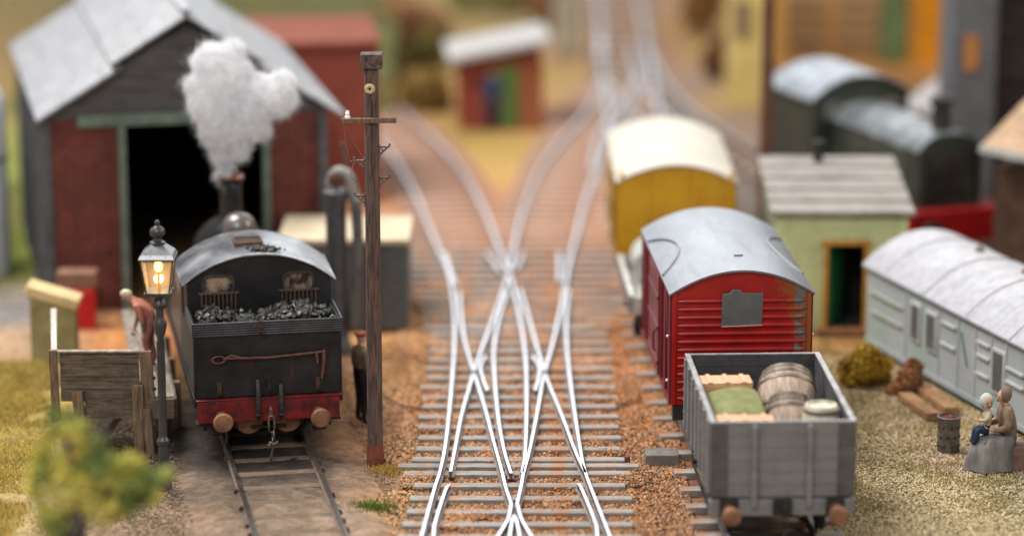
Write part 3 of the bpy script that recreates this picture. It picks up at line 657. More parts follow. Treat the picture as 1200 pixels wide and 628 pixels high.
mb.build('lantern_pane', gl, lamp, smooth=0)
mb = MB(); mb.add([(-.3, -.3, zg1+.03), (.3, -.3, zg1+.03), (.3, .3, zg1+.03), (-.3, .3, zg1+.03), (-.26, -.26, zg1+.10), (.26, -.26, zg1+.10), (.26, .26, zg1+.10), (-.26, .26, zg1+.10), (-.09, -.09, zg1+.25), (.09, -.09, zg1+.25), (.09, .09, zg1+.25), (-.09, .09, zg1+.25)],
   [(0, 1, 2, 3), (0, 1, 5, 4), (1, 2, 6, 5), (2, 3, 7, 6), (3, 0, 4, 7), (4, 5, 9, 8), (5, 6, 10, 9), (6, 7, 11, 10), (7, 4, 8, 11), (8, 9, 10, 11)])
mb.build('lantern_roof', mat('lamp_cap', (.10, .105, .115), (.2, .2, .21), rough=.3, metal=.6, scale=5), lamp, smooth=0)
MB().lathe([(.13, 0), (.13, .03), (.07, .06), (.06, .1), (.12, .15), (.13, .21), (.11, .26), (.05, .30), (.03, .32), (.045, .35), (.045, .37), (.02, .40)], (0, 0, zg1+.24), n=20).build('finial', lm, lamp)
MB().lathe([(.02, -.1), (.06, -.06), (.07, 0), (.05, .07), (.02, .1)], (0, 0, zg1-.14), n=14).build('bulb', emis('bulb_glow', (1, .50, .12), 9), lamp)
MB().cyl((0, 0, zg0), (0, 0, zg1-.22), .025, n=8).build('bulb_stem', mat('brass', S(220, 170, 90), rough=.3, metal=.6), lamp)
pl = bpy.data.lights.new('lamp_light', 'POINT'); pl.energy = 30; pl.color = (1, .66, .32); pl.shadow_soft_size = .08
po = bpy.data.objects.new('lamp_light', pl); COL.objects.link(po); po.location = (lX, lY-.0, zg1-.36); po.parent = None

# ------------------------------------------------------------------ telegraph pole
pX, pY = G(440, 543, 0)
def zP(py): return D(438, py, pY)[1]
pole = thing('telegraph_pole', 'weathered brown telegraph pole with capped top and small crossarm', 'pole', (pX, pY, 0))
ztop = zP(80)
mb = MB(); prof = []
for i in range(30):
    t = i/29; prof.append((lerp(.138, .122, t)*(1+.02*mnoise.noise(Vector((t*9, 0, 0)))), -.1+t*(ztop+.1)))
mb.lathe(prof, n=16); mb.build('pole_shaft', pole_wood, pole)
MB().lathe([(.15, -.02), (.155, .05), (.148, .22), (.142, .36), (.12, .37)], n=16).build('pole_foot', mat('foot_rust', S(150, 84, 66), S(104, 62, 54), rough=.8, scale=6), pole)
MB().box((.01, 0, zP(71)), (.37, .34, .25)).build('pole_cap', mat('cap_wood', S(120, 104, 98), S(70, 58, 56), rough=.85, scale=14, bump=.02, bscale=30), pole, bevel=.015)
MB().torus((-.02, -.125, zP(103)), .055, .035, (0, 1, 0)).build('pole_scar', mat('pale_wood', S(224, 204, 172), S(190, 160, 120), rough=.8, scale=9), pole)
MB().cyl((-.02, -.10, zP(103)), (-.02, -.135, zP(103)), .03, n=10).build('scar_hole', black_flat, pole)
za = zP(140)
MB().bar((-.50, -.15, za), (.43, -.15, za+.01), .07, .085).build('crossarm', weather_wood_v, pole, bevel=.008)
MB().lathe([(.045, 0), (.05, .03), (.03, .06), (.04, .08), (.03, .12), (.01, .14)], (-.4, -.15, za+.04), n=12).build('insulator', mat('porcelain', (.85, .84, .8), (.7, .69, .66), rough=.2, scale=6), pole)
for x, zz in ((.28, zP(172)), (.28, zP(208)), (-.26, zP(188)), (-.27, zP(229))):
    s = 1 if x > 0 else -1; mb = MB()
    mb.bar((s*.12, -.02, zz), (s*.31, -.02, zz), .03, .025); mb.bar((s*.12, -.02, zz-.15), (s*.28, -.02, zz), .025, .025); mb.cyl((s*.29, -.02, zz), (s*.31, -.02, zz+.06), .018, n=8); mb.bar((s*.125, -.02, zz-.2), (s*.125, -.02, zz+.04), .03, .03)
    mb.torus((s*.2, -.02, zz-.03), .035, .012, (0, 1, 0), n=12, m=6)
    mb.build('step_bracket', rail_side, pole)
mb = MB()
mb.tube(smooth_line([(-.47, -.16, za), (-.44, -.16, za-.3), (-.38, -.12, zP(186)), (-.31, -.03, zP(187))], 5), .006, 5)
mb.tube(smooth_line([(-.3, -.03, zP(188)), (-.36, -.08, zP(205)), (-.25, -.05, zP(215)), (-.28, -.03, zP(228))], 5), .006, 5)
mb.tube(smooth_line([(-.46, -.16, za), (-.3, -.12, zP(165)), (-.13, -.1, zP(185))], 5), .004, 5)
mb.build('loose_wire', mat('copper_wire', S(170, 150, 130), rough=.4, metal=.5), pole)

# ------------------------------------------------------------------ coal stage (wooden dock)
fx0, fY = G(72, 548, 0); fY = 50.6
def xa(px, py=470, Y=None): return D(px, py, Y or fY)[0]
def zs(py, Y=None): return D(100, py, Y or fY)[1]
st = thing('coal_stage', 'weathered timber coal stage with tall plank bin and raised deck', 'loading stage')
mb = MB(); zt_ = zs(412); zd = .98
zd -= .08; n = 4; hgt = (zt_-zd)/n
for k in range(n): mb.box(((xa(72)+xa(164))/2, fY+random.uniform(-.006, .006), zd+hgt*(k+.5)), (xa(164)-xa(72), .06, hgt-.008))
mb.build('bin_front', weather_wood, st, bevel=.008); zd += .08
mb = MB(); mb.bar((xa(176), fY-.03, .66), (xa(172), fY-.03, zt_+.02), .22, .08); mb.build('end_post', weather_wood_v, st, bevel=.01)
mb = MB()   # left side, receding
sx, sy = xa(66), fY; ex, ey = xa(66)-.45, fY+2.9
for k in range(5):
    z = zd-.1+(zt_-zd+.12)/5*(k+.5); mb.bar((sx, sy, z), (ex, ey, z), .06, (zt_-zd+.12)/5-.008)
mb.build('bin_side', mat('bin_side_wood', S(110, 100, 94), S(70, 64, 60), rough=.8, scale=3, stretch=(1, 1, 5), bump=.01), st, bevel=.006)
mb = MB(); mb.bar((sx, sy-.05, zt_+.03), (ex, ey, zt_+.03), .1, .035); mb.build('bin_rim', mat('bleached_edge', S(214, 206, 196), S(170, 160, 150), rough=.7, scale=6), st)
MB().bar((xa(66), fY-.04, zt_+.02), (xa(166), fY-.04, zt_+.02), .1, .03).build('bin_rim', mat('bleached_edge2', S(190, 178, 162), S(130, 118, 106), rough=.7, scale=6), st)
MB().bar((sx-.0, fY-.07, .55), (sx-.02, fY-.07, zt_+.05), .14, .1).build('corner_post', weather_wood_v, st, bevel=.01)
mb = MB(); dx0, dx1 = xa(160), xa(205)
nb = 3
for k in range(nb):   # deck boards run back
    a = dx0+(dx1-dx0)*k/nb; b = a+(dx1-dx0)/nb-.015; m_ = (a+b)/2
    mb.bar((m_, fY+.04, zd-.03), (m_-1.05, fY+6.2, zd-.03), b-a, .06)
mb.build('deck', mat('deck_wood', S(172, 160, 146), S(112, 100, 90), rough=.8, scale=2.5, stretch=(6, 1, 1), bump=.01, dirt=(.03, .03, .03), dirt_amt=.5, dirt_scale=2), st)
mb = MB(); mb.box(((xa(100)+xa(205))/2, fY-.03, .78), (xa(205)-xa(100), .09, .36)); mb.build('deck_beam', weather_wood, st, bevel=.012)
mb = MB(); mb.bar((xa(205), fY, .78), (xa(205)-1.05, fY+6.2, .78), .08, .36); mb.build('deck_beam', weather_wood, st, bevel=.012)
for (xa0, y0_, xa1, y1_, zt0) in ((98, 548, 92, 0, 1.12), (163, 545, 163, 0, 1.24), (176, 545, 172, 0, .8)):
    mb = MB(); mb.bar((xa(xa0), fY-.12, -.05), (xa(xa1), fY-.12, zt0), .19 if xa0 != 176 else .16, .12)
    mb.build('leg', weather_wood_v, st, bevel=.012)
for k in (0, 1, 2):
    mb = MB(); mb.bar((xa(196)-.27*k, fY+1.6*k+1.3, 0), (xa(196)-.27*k, fY+1.6*k+1.3, .9), .16, .16)
    mb.build('rear_leg', weather_wood_v, st)
MB().box(((xa(70)+xa(164))/2, fY+.5, zd+.1), (xa(160)-xa(72), .9, .1)).build('bin_floor', weather_wood, st)
MB().bar((xa(112), fY+.3, .05), (xa(150), fY+.5, .78), .1, .1).build('brace', weather_wood_v, st)
for z in (1.15, 1.35, 1.62): MB().ell((xa(182), fY-.08, z), .035, 8).build('hinge_bolt', black_flat, st)

# ------------------------------------------------------------------ people
def figure(name, label, loc, rz, J, cols, sc_=1.0, rad=None, hair=None, extra=None, coat=False):
    """J: joint positions (m). one continuous skinned body; clothes are colours of that body"""
    t = thing(name, label, 'person', loc, rz)
    names = ['pelvis', 'waist', 'chest', 'neck', 'head', 'crown']
    R = dict(pelvis=.14, waist=.135, chest=.155, neck=.06, head=.095, crown=.07, sh=.075, el=.055, wr=.036, ha=.04, hip=.105, kn=.072, an=.05, toe=.045)
    R.update(rad or {})
    verts = []; r = []; ed = []; bone = []; ix = {}
    def V_(n, p, rr): ix[n] = len(verts); verts.append(Vector(p)*sc_); r.append(rr*sc_)
    for n_ in names: V_(n_, J[n_], R[n_])
    ed += [(0, 1), (1, 2), (2, 3), (3, 4), (4, 5)]; bone += ['trouser', 'top', 'top', 'skin', 'skin']
    for s in 'LR':
        for q in ('sh', 'el', 'wr', 'ha'): V_(q+s, J[q+s], R[q])
        ed += [(ix['chest'], ix['sh'+s]), (ix['sh'+s], ix['el'+s]), (ix['el'+s], ix['wr'+s]), (ix['wr'+s], ix['ha'+s])]; bone += ['top', 'top', 'sleeve', 'skin']
        for q in ('hip', 'kn', 'an', 'toe'): V_(q+s, J[q+s], R[q])
        ed += [(ix['pelvis'], ix['hip'+s]), (ix['hip'+s], ix['kn'+s]), (ix['kn'+s], ix['an'+s]), (ix['an'+s], ix['toe'+s])]; bone += ['trouser', 'trouser', 'trouser', 'boot']
    me = bpy.data.meshes.new('b'); me.from_pydata([v[:] for v in verts], ed, [])
    o = bpy.data.objects.new('b', me); COL.objects.link(o)
    o.modifiers.new('s', 'SKIN'); sv = me.skin_vertices[0].data
    for k_, v in enumerate(sv): v.radius = (r[k_], r[k_]); v.use_root = (k_ == 0)
    ss = o.modifiers.new('u', 'SUBSURF'); ss.levels = 2; ss.render_levels = 2
    bpy.context.view_layer.update(); dg = bpy.context.evaluated_depsgraph_get()
    m3 = bpy.data.meshes.new_from_object(o.evaluated_get(dg)); bpy.data.objects.remove(o)
    mb = MB(); mb.v = [tuple(v.co) for v in m3.vertices]; kinds = ['skin', 'top', 'sleeve', 'trouser', 'boot', 'dark']
    for p in m3.polygons:
        c = p.center; best = min(range(len(ed)), key=lambda e: _seg(c, verts[ed[e][0]], verts[ed[e][1]])-min(r[ed[e][0]], r[ed[e][1]]))
        mb.f.append(tuple(p.vertices)); mb.m.append(kinds.index(bone[best]))
    hd = Vector(J['head'])*sc_; cr = Vector(J['crown'])*sc_; fw = Vector(J.get('face', (0, -1, 0))).normalized(); up = (cr-hd).normalized(); sd = fw.cross(up).normalized()
    c0 = hd+up*.02*sc_
    Rm = Matrix((sd, fw, up)).transposed()
    mb.ell(c0+up*.03*sc_, (.078*sc_, .095*sc_, .115*sc_), 14, 0, Rm)            # skull
    mb.ell(c0+fw*.095*sc_-up*.0*sc_, (.016*sc_, .024*sc_, .026*sc_), 8, 0, Rm)   # nose
    for s in (-1, 1):
        mb.ell(c0+fw*.08*sc_+sd*s*.032*sc_+up*.03*sc_, .011*sc_, 6, 5); mb.ell(c0+sd*s*.078*sc_+up*.01*sc_, (.012*sc_, .022*sc_, .032*sc_), 8, 0, Rm)
    mb.ell(c0+fw*.086*sc_-up*.045*sc_, (.026*sc_, .01*sc_, .007*sc_), 8, 5, Rm)
    for s in 'LR':   # fingers and thumb
        w_, h_ = Vector(J['wr'+s])*sc_, Vector(J['ha'+s])*sc_; d = (h_-w_).normalized(); q = d.cross(Vector((0, 0, 1)) if abs(d.z) < .9 else Vector((0, 1, 0))).normalized(); n_ = q.cross(d)
        for k_ in range(4):
            a = h_+q*(k_-1.5)*.019*sc_+d*.02*sc_; L = (.07, .08, .075, .055)[k_]*sc_
            mb.tube([a, a+d*L*.5+n_*.008*sc_, a+d*L*.85+n_*.03*sc_], [.010*sc_, .009*sc_, .007*sc_], 6, 0)
        a = w_+(h_-w_)*.4; mb.tube([a, a+q*.045*sc_+d*.03*sc_, a+q*.05*sc_+d*.065*sc_], [.013*sc_, .011*sc_, .008*sc_], 6, 0)
    mats = [skin]+[mat('%s_%s_%d' % (name, k_, abs(hash(label)) % 9999), cols.get(k_, cols['top'] if k_ == 'sleeve' else (.03, .025, .02)), tuple(x*.55 for x in cols.get(k_, cols['top'] if k_ == 'sleeve' else (.03, .025, .02))), rough=.65, scale=7, bump=.004, bscale=16) for k_ in kinds[1:]]
    mb.build('body', mats, t, smooth=60)
    if hair:
        kind, col = hair; mb = MB(); hm = mat('hair_%s' % kind+str(col[0]), col, tuple(x*.7 for x in col), rough=.8, scale=14, bump=.006)
        if kind == 'hair': mb.ell(c0+up*.055*sc_-fw*.018*sc_, (.092*sc_, .098*sc_, .1*sc_), 14, 0, Rm, jit=.12)
        elif kind == 'cap':
            mb.ell(c0+up*.085*sc_-fw*.005*sc_, (.105*sc_, .12*sc_, .06*sc_), 16, 0, Rm); mb.ell(c0+up*.07*sc_+fw*.1*sc_, (.07*sc_, .06*sc_, .012*sc_), 12, 0, Rm)
        elif kind == 'hat':
            mb.lathe([(.17*sc_, 0), (.175*sc_, .015), (.11*sc_, .03), (.115*sc_, .09*sc_), (.09*sc_, .14*sc_), (.03*sc_, .155*sc_)], c0+up*.05*sc_-fw*.01, axis=up, n=18)
        elif kind == 'shawl': mb.ell(c0+up*.035*sc_-fw*.045*sc_, (.125*sc_, .12*sc_, .145*sc_), 16, 0, Rm, jit=.08)
        mb.build({'hair': 'hair', 'cap': 'cap', 'hat': 'hat', 'shawl': 'bonnet'}[kind], hm, t, smooth=60)
    return t
def _seg(p, a, b):
    ab = b-a; t = max(0, min(1, (p-a).dot(ab)/ab.length_squared)); return (p-(a+ab*t)).length
STAND = dict(pelvis=(0, 0, .92), waist=(0, .01, 1.08), chest=(0, .01, 1.32), neck=(0, 0, 1.5), head=(0, -.02, 1.6), crown=(0, -.01, 1.7),
  shL=(.19, .01, 1.40), elL=(.25, .02, 1.12), wrL=(.25, -.07, .88), haL=(.25, -.09, .81), shR=(-.19, .01, 1.40), elR=(-.25, .02, 1.12), wrR=(-.24, -.07, .88), haR=(-.24, -.09, .81),
  hipL=(.1, 0, .86), knL=(.11, -.02, .48), anL=(.12, .02, .09), toeL=(.14, -.13, .05), hipR=(-.1, 0, .86), knR=(-.11, -.02, .48), anR=(-.12, .02, .09), toeR=(-.14, -.13, .05))
# man bending over on the coal stage (leans towards -x)
bx, bY = G(172, 428, 1.0)
bend = dict(pelvis=(.10, 0, .88), waist=(.04, 0, 1.0), chest=(-.10, 0, 1.14), neck=(-.22, 0, 1.24), head=(-.30, -.01, 1.29), crown=(-.36, -.01, 1.35), face=(-.8, -.35, -.45),
  shL=(-.12, -.19, 1.14), elL=(-.02, -.24, .90), wrL=(-.02, -.18, .68), haL=(-.03, -.17, .60), shR=(-.1, .18, 1.16), elR=(-.16, .22, .88), wrR=(-.22, .16, .68), haR=(-.24, .15, .6),
  hipL=(.11, -.1, .84), knL=(.00, -.13, .46), anL=(.12, -.13, .09), toeL=(-.03, -.15, .05), hipR=(.11, .1, .84), knR=(.06, .13, .46), anR=(.16, .13, .09), toeR=(.02, .15, .05))
figure('person', 'pale haired person in orange shirt and grey overalls bending over on the coal stage', (bx, bY, 1.0), 0, bend, dict(top=S(196, 124, 104), sleeve=S(140, 132, 128), trouser=S(170, 104, 96), boot=S(60, 50, 44)), hair=('hair', S(226, 214, 184)))
hx_, hY_ = G(424, 497, 0)
figure('person', 'person in dark trousers, drab coat and red cap standing behind the telegraph pole', (hx_, hY_, 0), math.radians(120), STAND, dict(top=S(126, 110, 84), trouser=S(40, 38, 40), boot=S(26, 24, 24)), hair=('cap', S(150, 84, 66)))
mX, mY = 5.50, 48.0
figure('person', 'person in a red cap standing close against the far side of the grey wagon', (mX, mY, 0), math.radians(-70), STAND, dict(top=S(90, 80, 70), trouser=S(50, 46, 44)), hair=('cap', S(176, 76, 52)), sc_=.98, rad=dict(chest=.13, pelvis=.12))
bX_, bY_ = G(577, 150, 0)
figure('person', 'person in blue overalls standing by the green door of the red hut', (bX_, bY_-.3, 0), 0, STAND, dict(top=S(70, 80, 106), trouser=S(56, 66, 92)), hair=('cap', S(90, 70, 60)))
# seated woman facing left, holding a child
wX, wY = G(1172, 548, 0)
sit = dict(pelvis=(.12, 0, .50), waist=(.12, 0, .68), chest=(.08, 0, .94), neck=(.04, 0, 1.12), head=(-.01, 0, 1.21), crown=(.0, 0, 1.31), face=(-1, -.15, -.15),
  shL=(.08, -.19, 1.02), elL=(.02, -.25, .76), wrL=(-.18, -.15, .70), haL=(-.25, -.10, .72), shR=(.08, .19, 1.02), elR=(0, .22, .78), wrR=(-.2, .1, .74), haR=(-.26, .05, .75),
  hipL=(.08, -.1, .48), knL=(-.32, -.14, .50), anL=(-.34, -.13, .10), toeL=(-.48, -.14, .05), hipR=(.08, .1, .48), knR=(-.32, .12, .5), anR=(-.36, .12, .1), toeR=(-.5, .12, .05))
wo = figure('person', 'seated woman in brown coat, hat and long grey skirt near the pale coach', (wX, wY, 0), math.radians(8), sit, dict(top=S(150, 126, 104), trouser=S(120, 116, 114), boot=S(80, 66, 54)), hair=('shawl', S(134, 114, 98)), rad=dict(chest=.19, waist=.18, pelvis=.19, sh=.09, el=.075), sc_=1.04)
mb = MB(); n = 22; rows = []
for i, (cx0, rx, ry, z) in enumerate(((.0, .26, .22, .62), (-.08, .36, .26, .55), (-.14, .40, .29, .42), (-.18, .42, .31, .22), (-.20, .46, .34, .02))):
    for k in range(n):
        t_ = 2*PI*k/n; f_ = 1+.10*math.sin(t_*6+.6)*(i/4); mb.v.append((cx0+rx*math.cos(t_)*f_, ry*math.sin(t_)*f_, z))
for i in range(4):
    for k in range(n): mb.f.append((i*n+k, i*n+(k+1) % n, (i+1)*n+(k+1) % n, (i+1)*n+k)); mb.m.append(0)
mb.f.append(tuple(range(n))); mb.m.append(0)
mb.build('skirt', mat('grey_skirt', S(150, 146, 142), S(104, 98, 94), rough=.7, scale=4, stretch=(1, 1, .3), bump=.01), wo, smooth=60)
sx_, sy_ = wX+.27, wY+.04
MB().box((sx_, sy_, .2), (.36, .4, .42), .14).build('seat_box', mat('box_wood', S(150, 118, 108), S(110, 84, 76), rough=.7, scale=5), None, bevel=.02)
tag(bpy.data.objects['seat_box'], 'small brownish wooden box the seated woman sits on', 'box')
kid = dict(pelvis=(0, 0, .10), waist=(0, 0, .2), chest=(0, 0, .34), neck=(0, 0, .47), head=(0, 0, .55), crown=(0, 0, .64), face=(.2, -1, 0),
  shL=(.02, -.1, .4), elL=(-.05, -.14, .3), wrL=(-.14, -.1, .3), haL=(-.18, -.09, .3), shR=(.02, .1, .4), elR=(-.04, .14, .3), wrR=(.06, .14, .24), haR=(.1, .13, .24),
  hipL=(0, -.06, .09), knL=(-.18, -.07, .12), anL=(-.2, -.07, -.1), toeL=(-.28, -.07, -.12), hipR=(0, .06, .09), knR=(-.18, .06, .12), anR=(-.2, .06, -.1), toeR=(-.28, .06, -.12))
figure('person', 'small child in pale green bonnet and blue trousers on the seated womans lap', (wX-.27, wY-.03, .60), math.radians(6), kid, dict(top=S(206, 190, 160), trouser=S(40, 58, 84)), hair=('shawl', S(206, 212, 198)), rad=dict(pelvis=.09, waist=.085, chest=.1, neck=.04, head=.08, sh=.05, el=.035, wr=.028, ha=.03, hip=.07, kn=.065, an=.06, toe=.035))

# ------------------------------------------------------------------ grey open wagon
wn = (D(918, 508, 44.75)[0], 44.75); WH = math.radians(2.4)
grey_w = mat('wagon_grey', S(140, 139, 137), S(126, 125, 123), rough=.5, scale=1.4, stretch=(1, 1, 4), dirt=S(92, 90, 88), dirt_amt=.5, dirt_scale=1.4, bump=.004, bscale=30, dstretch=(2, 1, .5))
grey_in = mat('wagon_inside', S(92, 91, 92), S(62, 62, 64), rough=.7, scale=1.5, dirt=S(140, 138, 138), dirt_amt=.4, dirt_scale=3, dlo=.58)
grey_rim = mat('wagon_rim', S(170, 170, 170), S(120, 120, 120), rough=.45, scale=4)
wag = thing('open_wagon', 'grey open goods wagon in front loaded with crates and barrels', 'wagon', (wn[0], wn[1], .19), WH)
WL = 4.1; WW = 2.28; wt = 2.24; wb = 1.02
for nm, y in (('end_panel', 0), ('end_panel', WL)):
    mb = MB(); np_ = 6; hh = (wt-wb)/np_
    for k in range(np_): mb.box((0, y+(.03 if y == 0 else -.03), Z_(wb+hh*(k+.5))), (WW-.02, .05, hh-.006))
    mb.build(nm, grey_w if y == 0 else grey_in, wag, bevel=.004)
for s in (-1, 1):
    mb = MB()
    for k in range(np_): mb.box((s*(WW/2-.03), WL/2, Z_(wb+hh*(k+.5))), (.05, WL-.12, hh-.006))
    mb.build('side_panel', [grey_w], wag, bevel=.004)
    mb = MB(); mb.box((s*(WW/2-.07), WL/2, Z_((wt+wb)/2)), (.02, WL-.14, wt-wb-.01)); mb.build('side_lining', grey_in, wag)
    mb = MB(); mb.box((s*(WW/2-.035), WL/2, Z_(wt+.012)), (.085, WL+.02, .022)); mb.build('side_rim', grey_rim, wag)
    for y in (.25, .85, 1.45, 2.05, 2.65, 3.25, 3.85):
        mb = MB(); mb.box((s*(WW/2+.015), y, Z_((wt+wb)/2)), (.05, .10, wt-wb-.02)); [mb.ell((s*(WW/2+.045), y, Z_(wb+.1+j*.2)), .015, 6) for j in range(6)]
        mb.build('side_strap', grey_w, wag)
    mb = MB(); mb.box((s*.95, WL/2, Z_(.86)), (.1, WL, .24)); mb.build('solebar', grey_w, wag)
for ye in (.03, WL-.03): MB().box((0, ye, Z_(wt+.012)), (WW-.17, .07, .02)).build('end_rim', grey_rim, wag)
MB().box((0, .03, Z_(.86)), (WW+.02, .14, .27)).build('headstock', grey_w, wag, bevel=.012)
for x in (-.45, .42):
    mb = MB(); mb.box((x, -.045, Z_(1.55)), (.08, .09, 1.34)); mb.box((x, -.05, Z_(1.15)), (.10, .10, .56)); mb.build('end_stanchion', grey_w, wag, bevel=.015)
for s in (-1, 1):
    mb = MB(); mb.box((s*(WW/2-.13), -.012, Z_(1.63)), (.28, .03, 1.2)); mb.build('corner_plate', mat('corner_iron', S(100, 98, 98), S(74, 72, 72), rough=.5, scale=3), wag, bevel=.01)
    MB().lathe([(.1, 0), (.1, .25), (.08, .26), (.145, .36), (.155, .4), (.13, .44), (.05, .45)], (s*.84, -.02, Z_(.84)), axis=(0, -1, 0)).build('buffer', rust_tan, wag)
    MB().lathe([(.1, 0), (.1, .25), (.08, .26), (.17, .36), (.18, .4)], (s*.84, WL+.02, Z_(.84)), axis=(0, 1, 0)).build('buffer', black_flat, wag)
    MB().box((s*.84, -.03, Z_(.86)), (.3, .08, .3)).build('buffer_plate', black_flat, wag, bevel=.02)
mb = MB(); mb.box((0, -.06, Z_(.88)), (.3, .08, .24)); mb.tube([(0, -.1, Z_(.86)), (0, -.3, Z_(.84)), (0, -.3, Z_(.95))], .035); mb.torus((0, -.3, Z_(.66)), .13, .02, (0, 1, 0), sc=(.5, 1)); mb.torus((0, -.3, Z_(.45)), .12, .02, (1, 0, 0), sc=(.5, 1)); mb.build('coupling', black_flat, wag)
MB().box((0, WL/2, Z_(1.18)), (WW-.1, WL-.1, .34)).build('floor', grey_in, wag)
def wheelset(parent, ys, r=.45):
    for y in ys:
        for s in (-1, 1):
            m_ = MB(); m_.lathe([(.1, -.06), (r-.04, -.06), (r, -.05), (r, .05), (r-.04, .06), (.1, .06)], (s*.73, y, r), axis=(s, 0, 0), n=24); m_.build('wheel', black_flat, parent)
            m_ = MB(); m_.box((s*.98, y, r), (.18, .24, .3)); m_.box((s*.98, y, r+.2), (.1, .9, .07)); m_.box((s*.98, y, r+.28), (.1, .5, .06)); m_.build('axle_box', black_flat, parent, bevel=.01)
        MB().cyl((-.7, y, r), (.7, y, r), .07, n=10).build('axle', black_flat, parent)
wheelset(wag, (.95, 3.4))
mb = MB(); mb.bar((-1.05, .9, .35), (-1.05, 3.5, .35), .03, .06); mb.bar((-1.08, .7, .7), (-1.08, 2.3, .38), .035, .05); mb.build('brake_lever', black_flat, wag)

# load
def wl(p): return xf(wag, p)
crate_m = mat('pine_crate', S(236, 184, 146), S(214, 154, 116), rough=.6, scale=2.5, stretch=(1, 7, 5), bump=.004)
def crate(label, x, y, z, sx, sy, sz, rz=0):
    p = wl((x, y, Z_(z))); t = thing('crate', label, 'crate', p, WH+rz, 'pale crates in the wagon')
    mb = MB(); n_ = 4
    for k in range(n_): mb.box((0, -sy/2+.01, sz*(k+.5)/n_), (sx-.04, .025, sz/n_-.012)); mb.box((0, sy/2-.01, sz*(k+.5)/n_), (sx-.04, .025, sz/n_-.012)); mb.box((-sx/2+.01, 0, sz*(k+.5)/n_), (.025, sy-.06, sz/n_-.012)); mb.box((sx/2-.01, 0, sz*(k+.5)/n_), (.025, sy-.06, sz/n_-.012))
    mb.build('side', crate_m, t, bevel=.004)
    mb = MB()
    for k in range(4): mb.box((0, -sy/2+sy*(k+.5)/4, sz+.012), (sx, sy/4-.012, .025))
    mb.build('lid', crate_m, t, bevel=.006)
    for x_ in (-sx/3, 0, sx/3): MB().box((x_, 0, sz+.035), (.07, sy, .022)).build('batten', crate_m, t, bevel=.004)
crate('pale pine crate at the back of the wagon behind the green tarpaulin', -.60, 2.75, 1.36, .84, .5, .80, .02)
crate('pale pine crate in front of the green tarpaulin in the grey wagon', -.53, .62, 1.36, .90, .36, .76, -.02)
mb = MB(); gx, gy = 22, 26     # tarpaulin over hidden boxes
top = []
for j in range(gy+1):
    for i in range(gx+1):
        u = i/gx*2-1; v = j/gy*2-1; x = u*.48; y = v*.82
        e = max(abs(u), abs(v)); z = .86-.12*(abs(u)**2.5)-.10*abs(v)**3+.03*mnoise.noise(Vector((x*3, y*3, 1)))+.035*math.sin(y*9+x*2)*(1 if v > .5 else .25)-.05*(v < .2)*abs(v)
        if e > .86: z -= (e-.86)/.14*.72; x += math.copysign(.04*(e-.86)/.14, x)+.02*mnoise.noise(Vector((x*6, y*6, 3)))
        mb.v.append((x, y, z))
for j in range(gy):
    for i in range(gx): a = j*(gx+1)+i; mb.f.append((a, a+1, a+gx+2, a+gx+1)); mb.m.append(0)
tp = mb.build('tarpaulin', mat('green_canvas', S(140, 142, 98), S(116, 118, 74), rough=.8, scale=4, bump=.012, bscale=14, dirt=S(150, 156, 112), dirt_amt=.5), smooth=70)
tp.location = wl((-.54, 1.65, Z_(1.36))); tp.rotation_euler = (0, 0, WH); so = tp.modifiers.new('t', 'SOLIDIFY'); so.thickness = .02
tag(tp, 'creased olive green tarpaulin covering boxes in the grey wagon', 'tarpaulin')
bar_m = mat('barrel_wood', S(200, 180, 162), S(138, 118, 104), rough=.65, scale=2.5, stretch=(7, 1.2, 1.2), bump=.006, dirt=S(204, 192, 178), dirt_amt=.6, dirt_scale=4)
hoop_m = mat('barrel_hoop', S(150, 136, 122), S(84, 74, 66), rough=.5, scale=6, metal=.2)
def barrel(name, label, loc, axis, r, h, m=None, nh=6, hoop=None):
    t = thing(name, label, 'barrel', loc); ax = Vector(axis).normalized(); prof = []
    for i in range(13): u = i/12*2-1; prof.append((r*(1-.2*u*u), (u+1)/2*h))
    mb = MB(); mb.lathe([(r*.74, .04)]+prof+[(r*.74, h), (r*.74, h-.04), (.01, h-.04)], axis=ax, n=28); mb.build('staves', m or bar_m, t)
    for k in range(nh):
        zf_ = (.03, .14, .28, .72, .86, .97)[k] if nh == 6 else (.08, .9)[k]
        u = zf_*2-1; rr = r*(1-.2*u*u); MB().lathe([(rr+.001, -.03), (rr+.018, -.028), (rr+.018, .028), (rr+.001, .03)], tuple(ax*(zf_*h)), n=28, axis=ax).build('hoop', hoop or hoop_m, t)
    return t
barrel('barrel', 'large brown barrel leaning back at the back right of the grey wagon', wl((.46, 3.15, Z_(2.10))), (-.04, -.76, -.65), .50, 1.0)
barrel('barrel', 'smaller brown barrel leaning in front of the large barrel', wl((.36, 2.1, Z_(2.02))), (0, -.64, -.77), .36, .80)
white_top = None
barrel('keg', 'whitewashed round keg standing in the right front corner of the wagon', wl((.73, .95, Z_(1.36))), (0, 0, 1), .31, .90, mat('white_keg', S(240, 232, 212), S(200, 190, 172), rough=.6, scale=4, dirt=S(140, 126, 110), dirt_amt=.5, dirt_scale=4), 2)

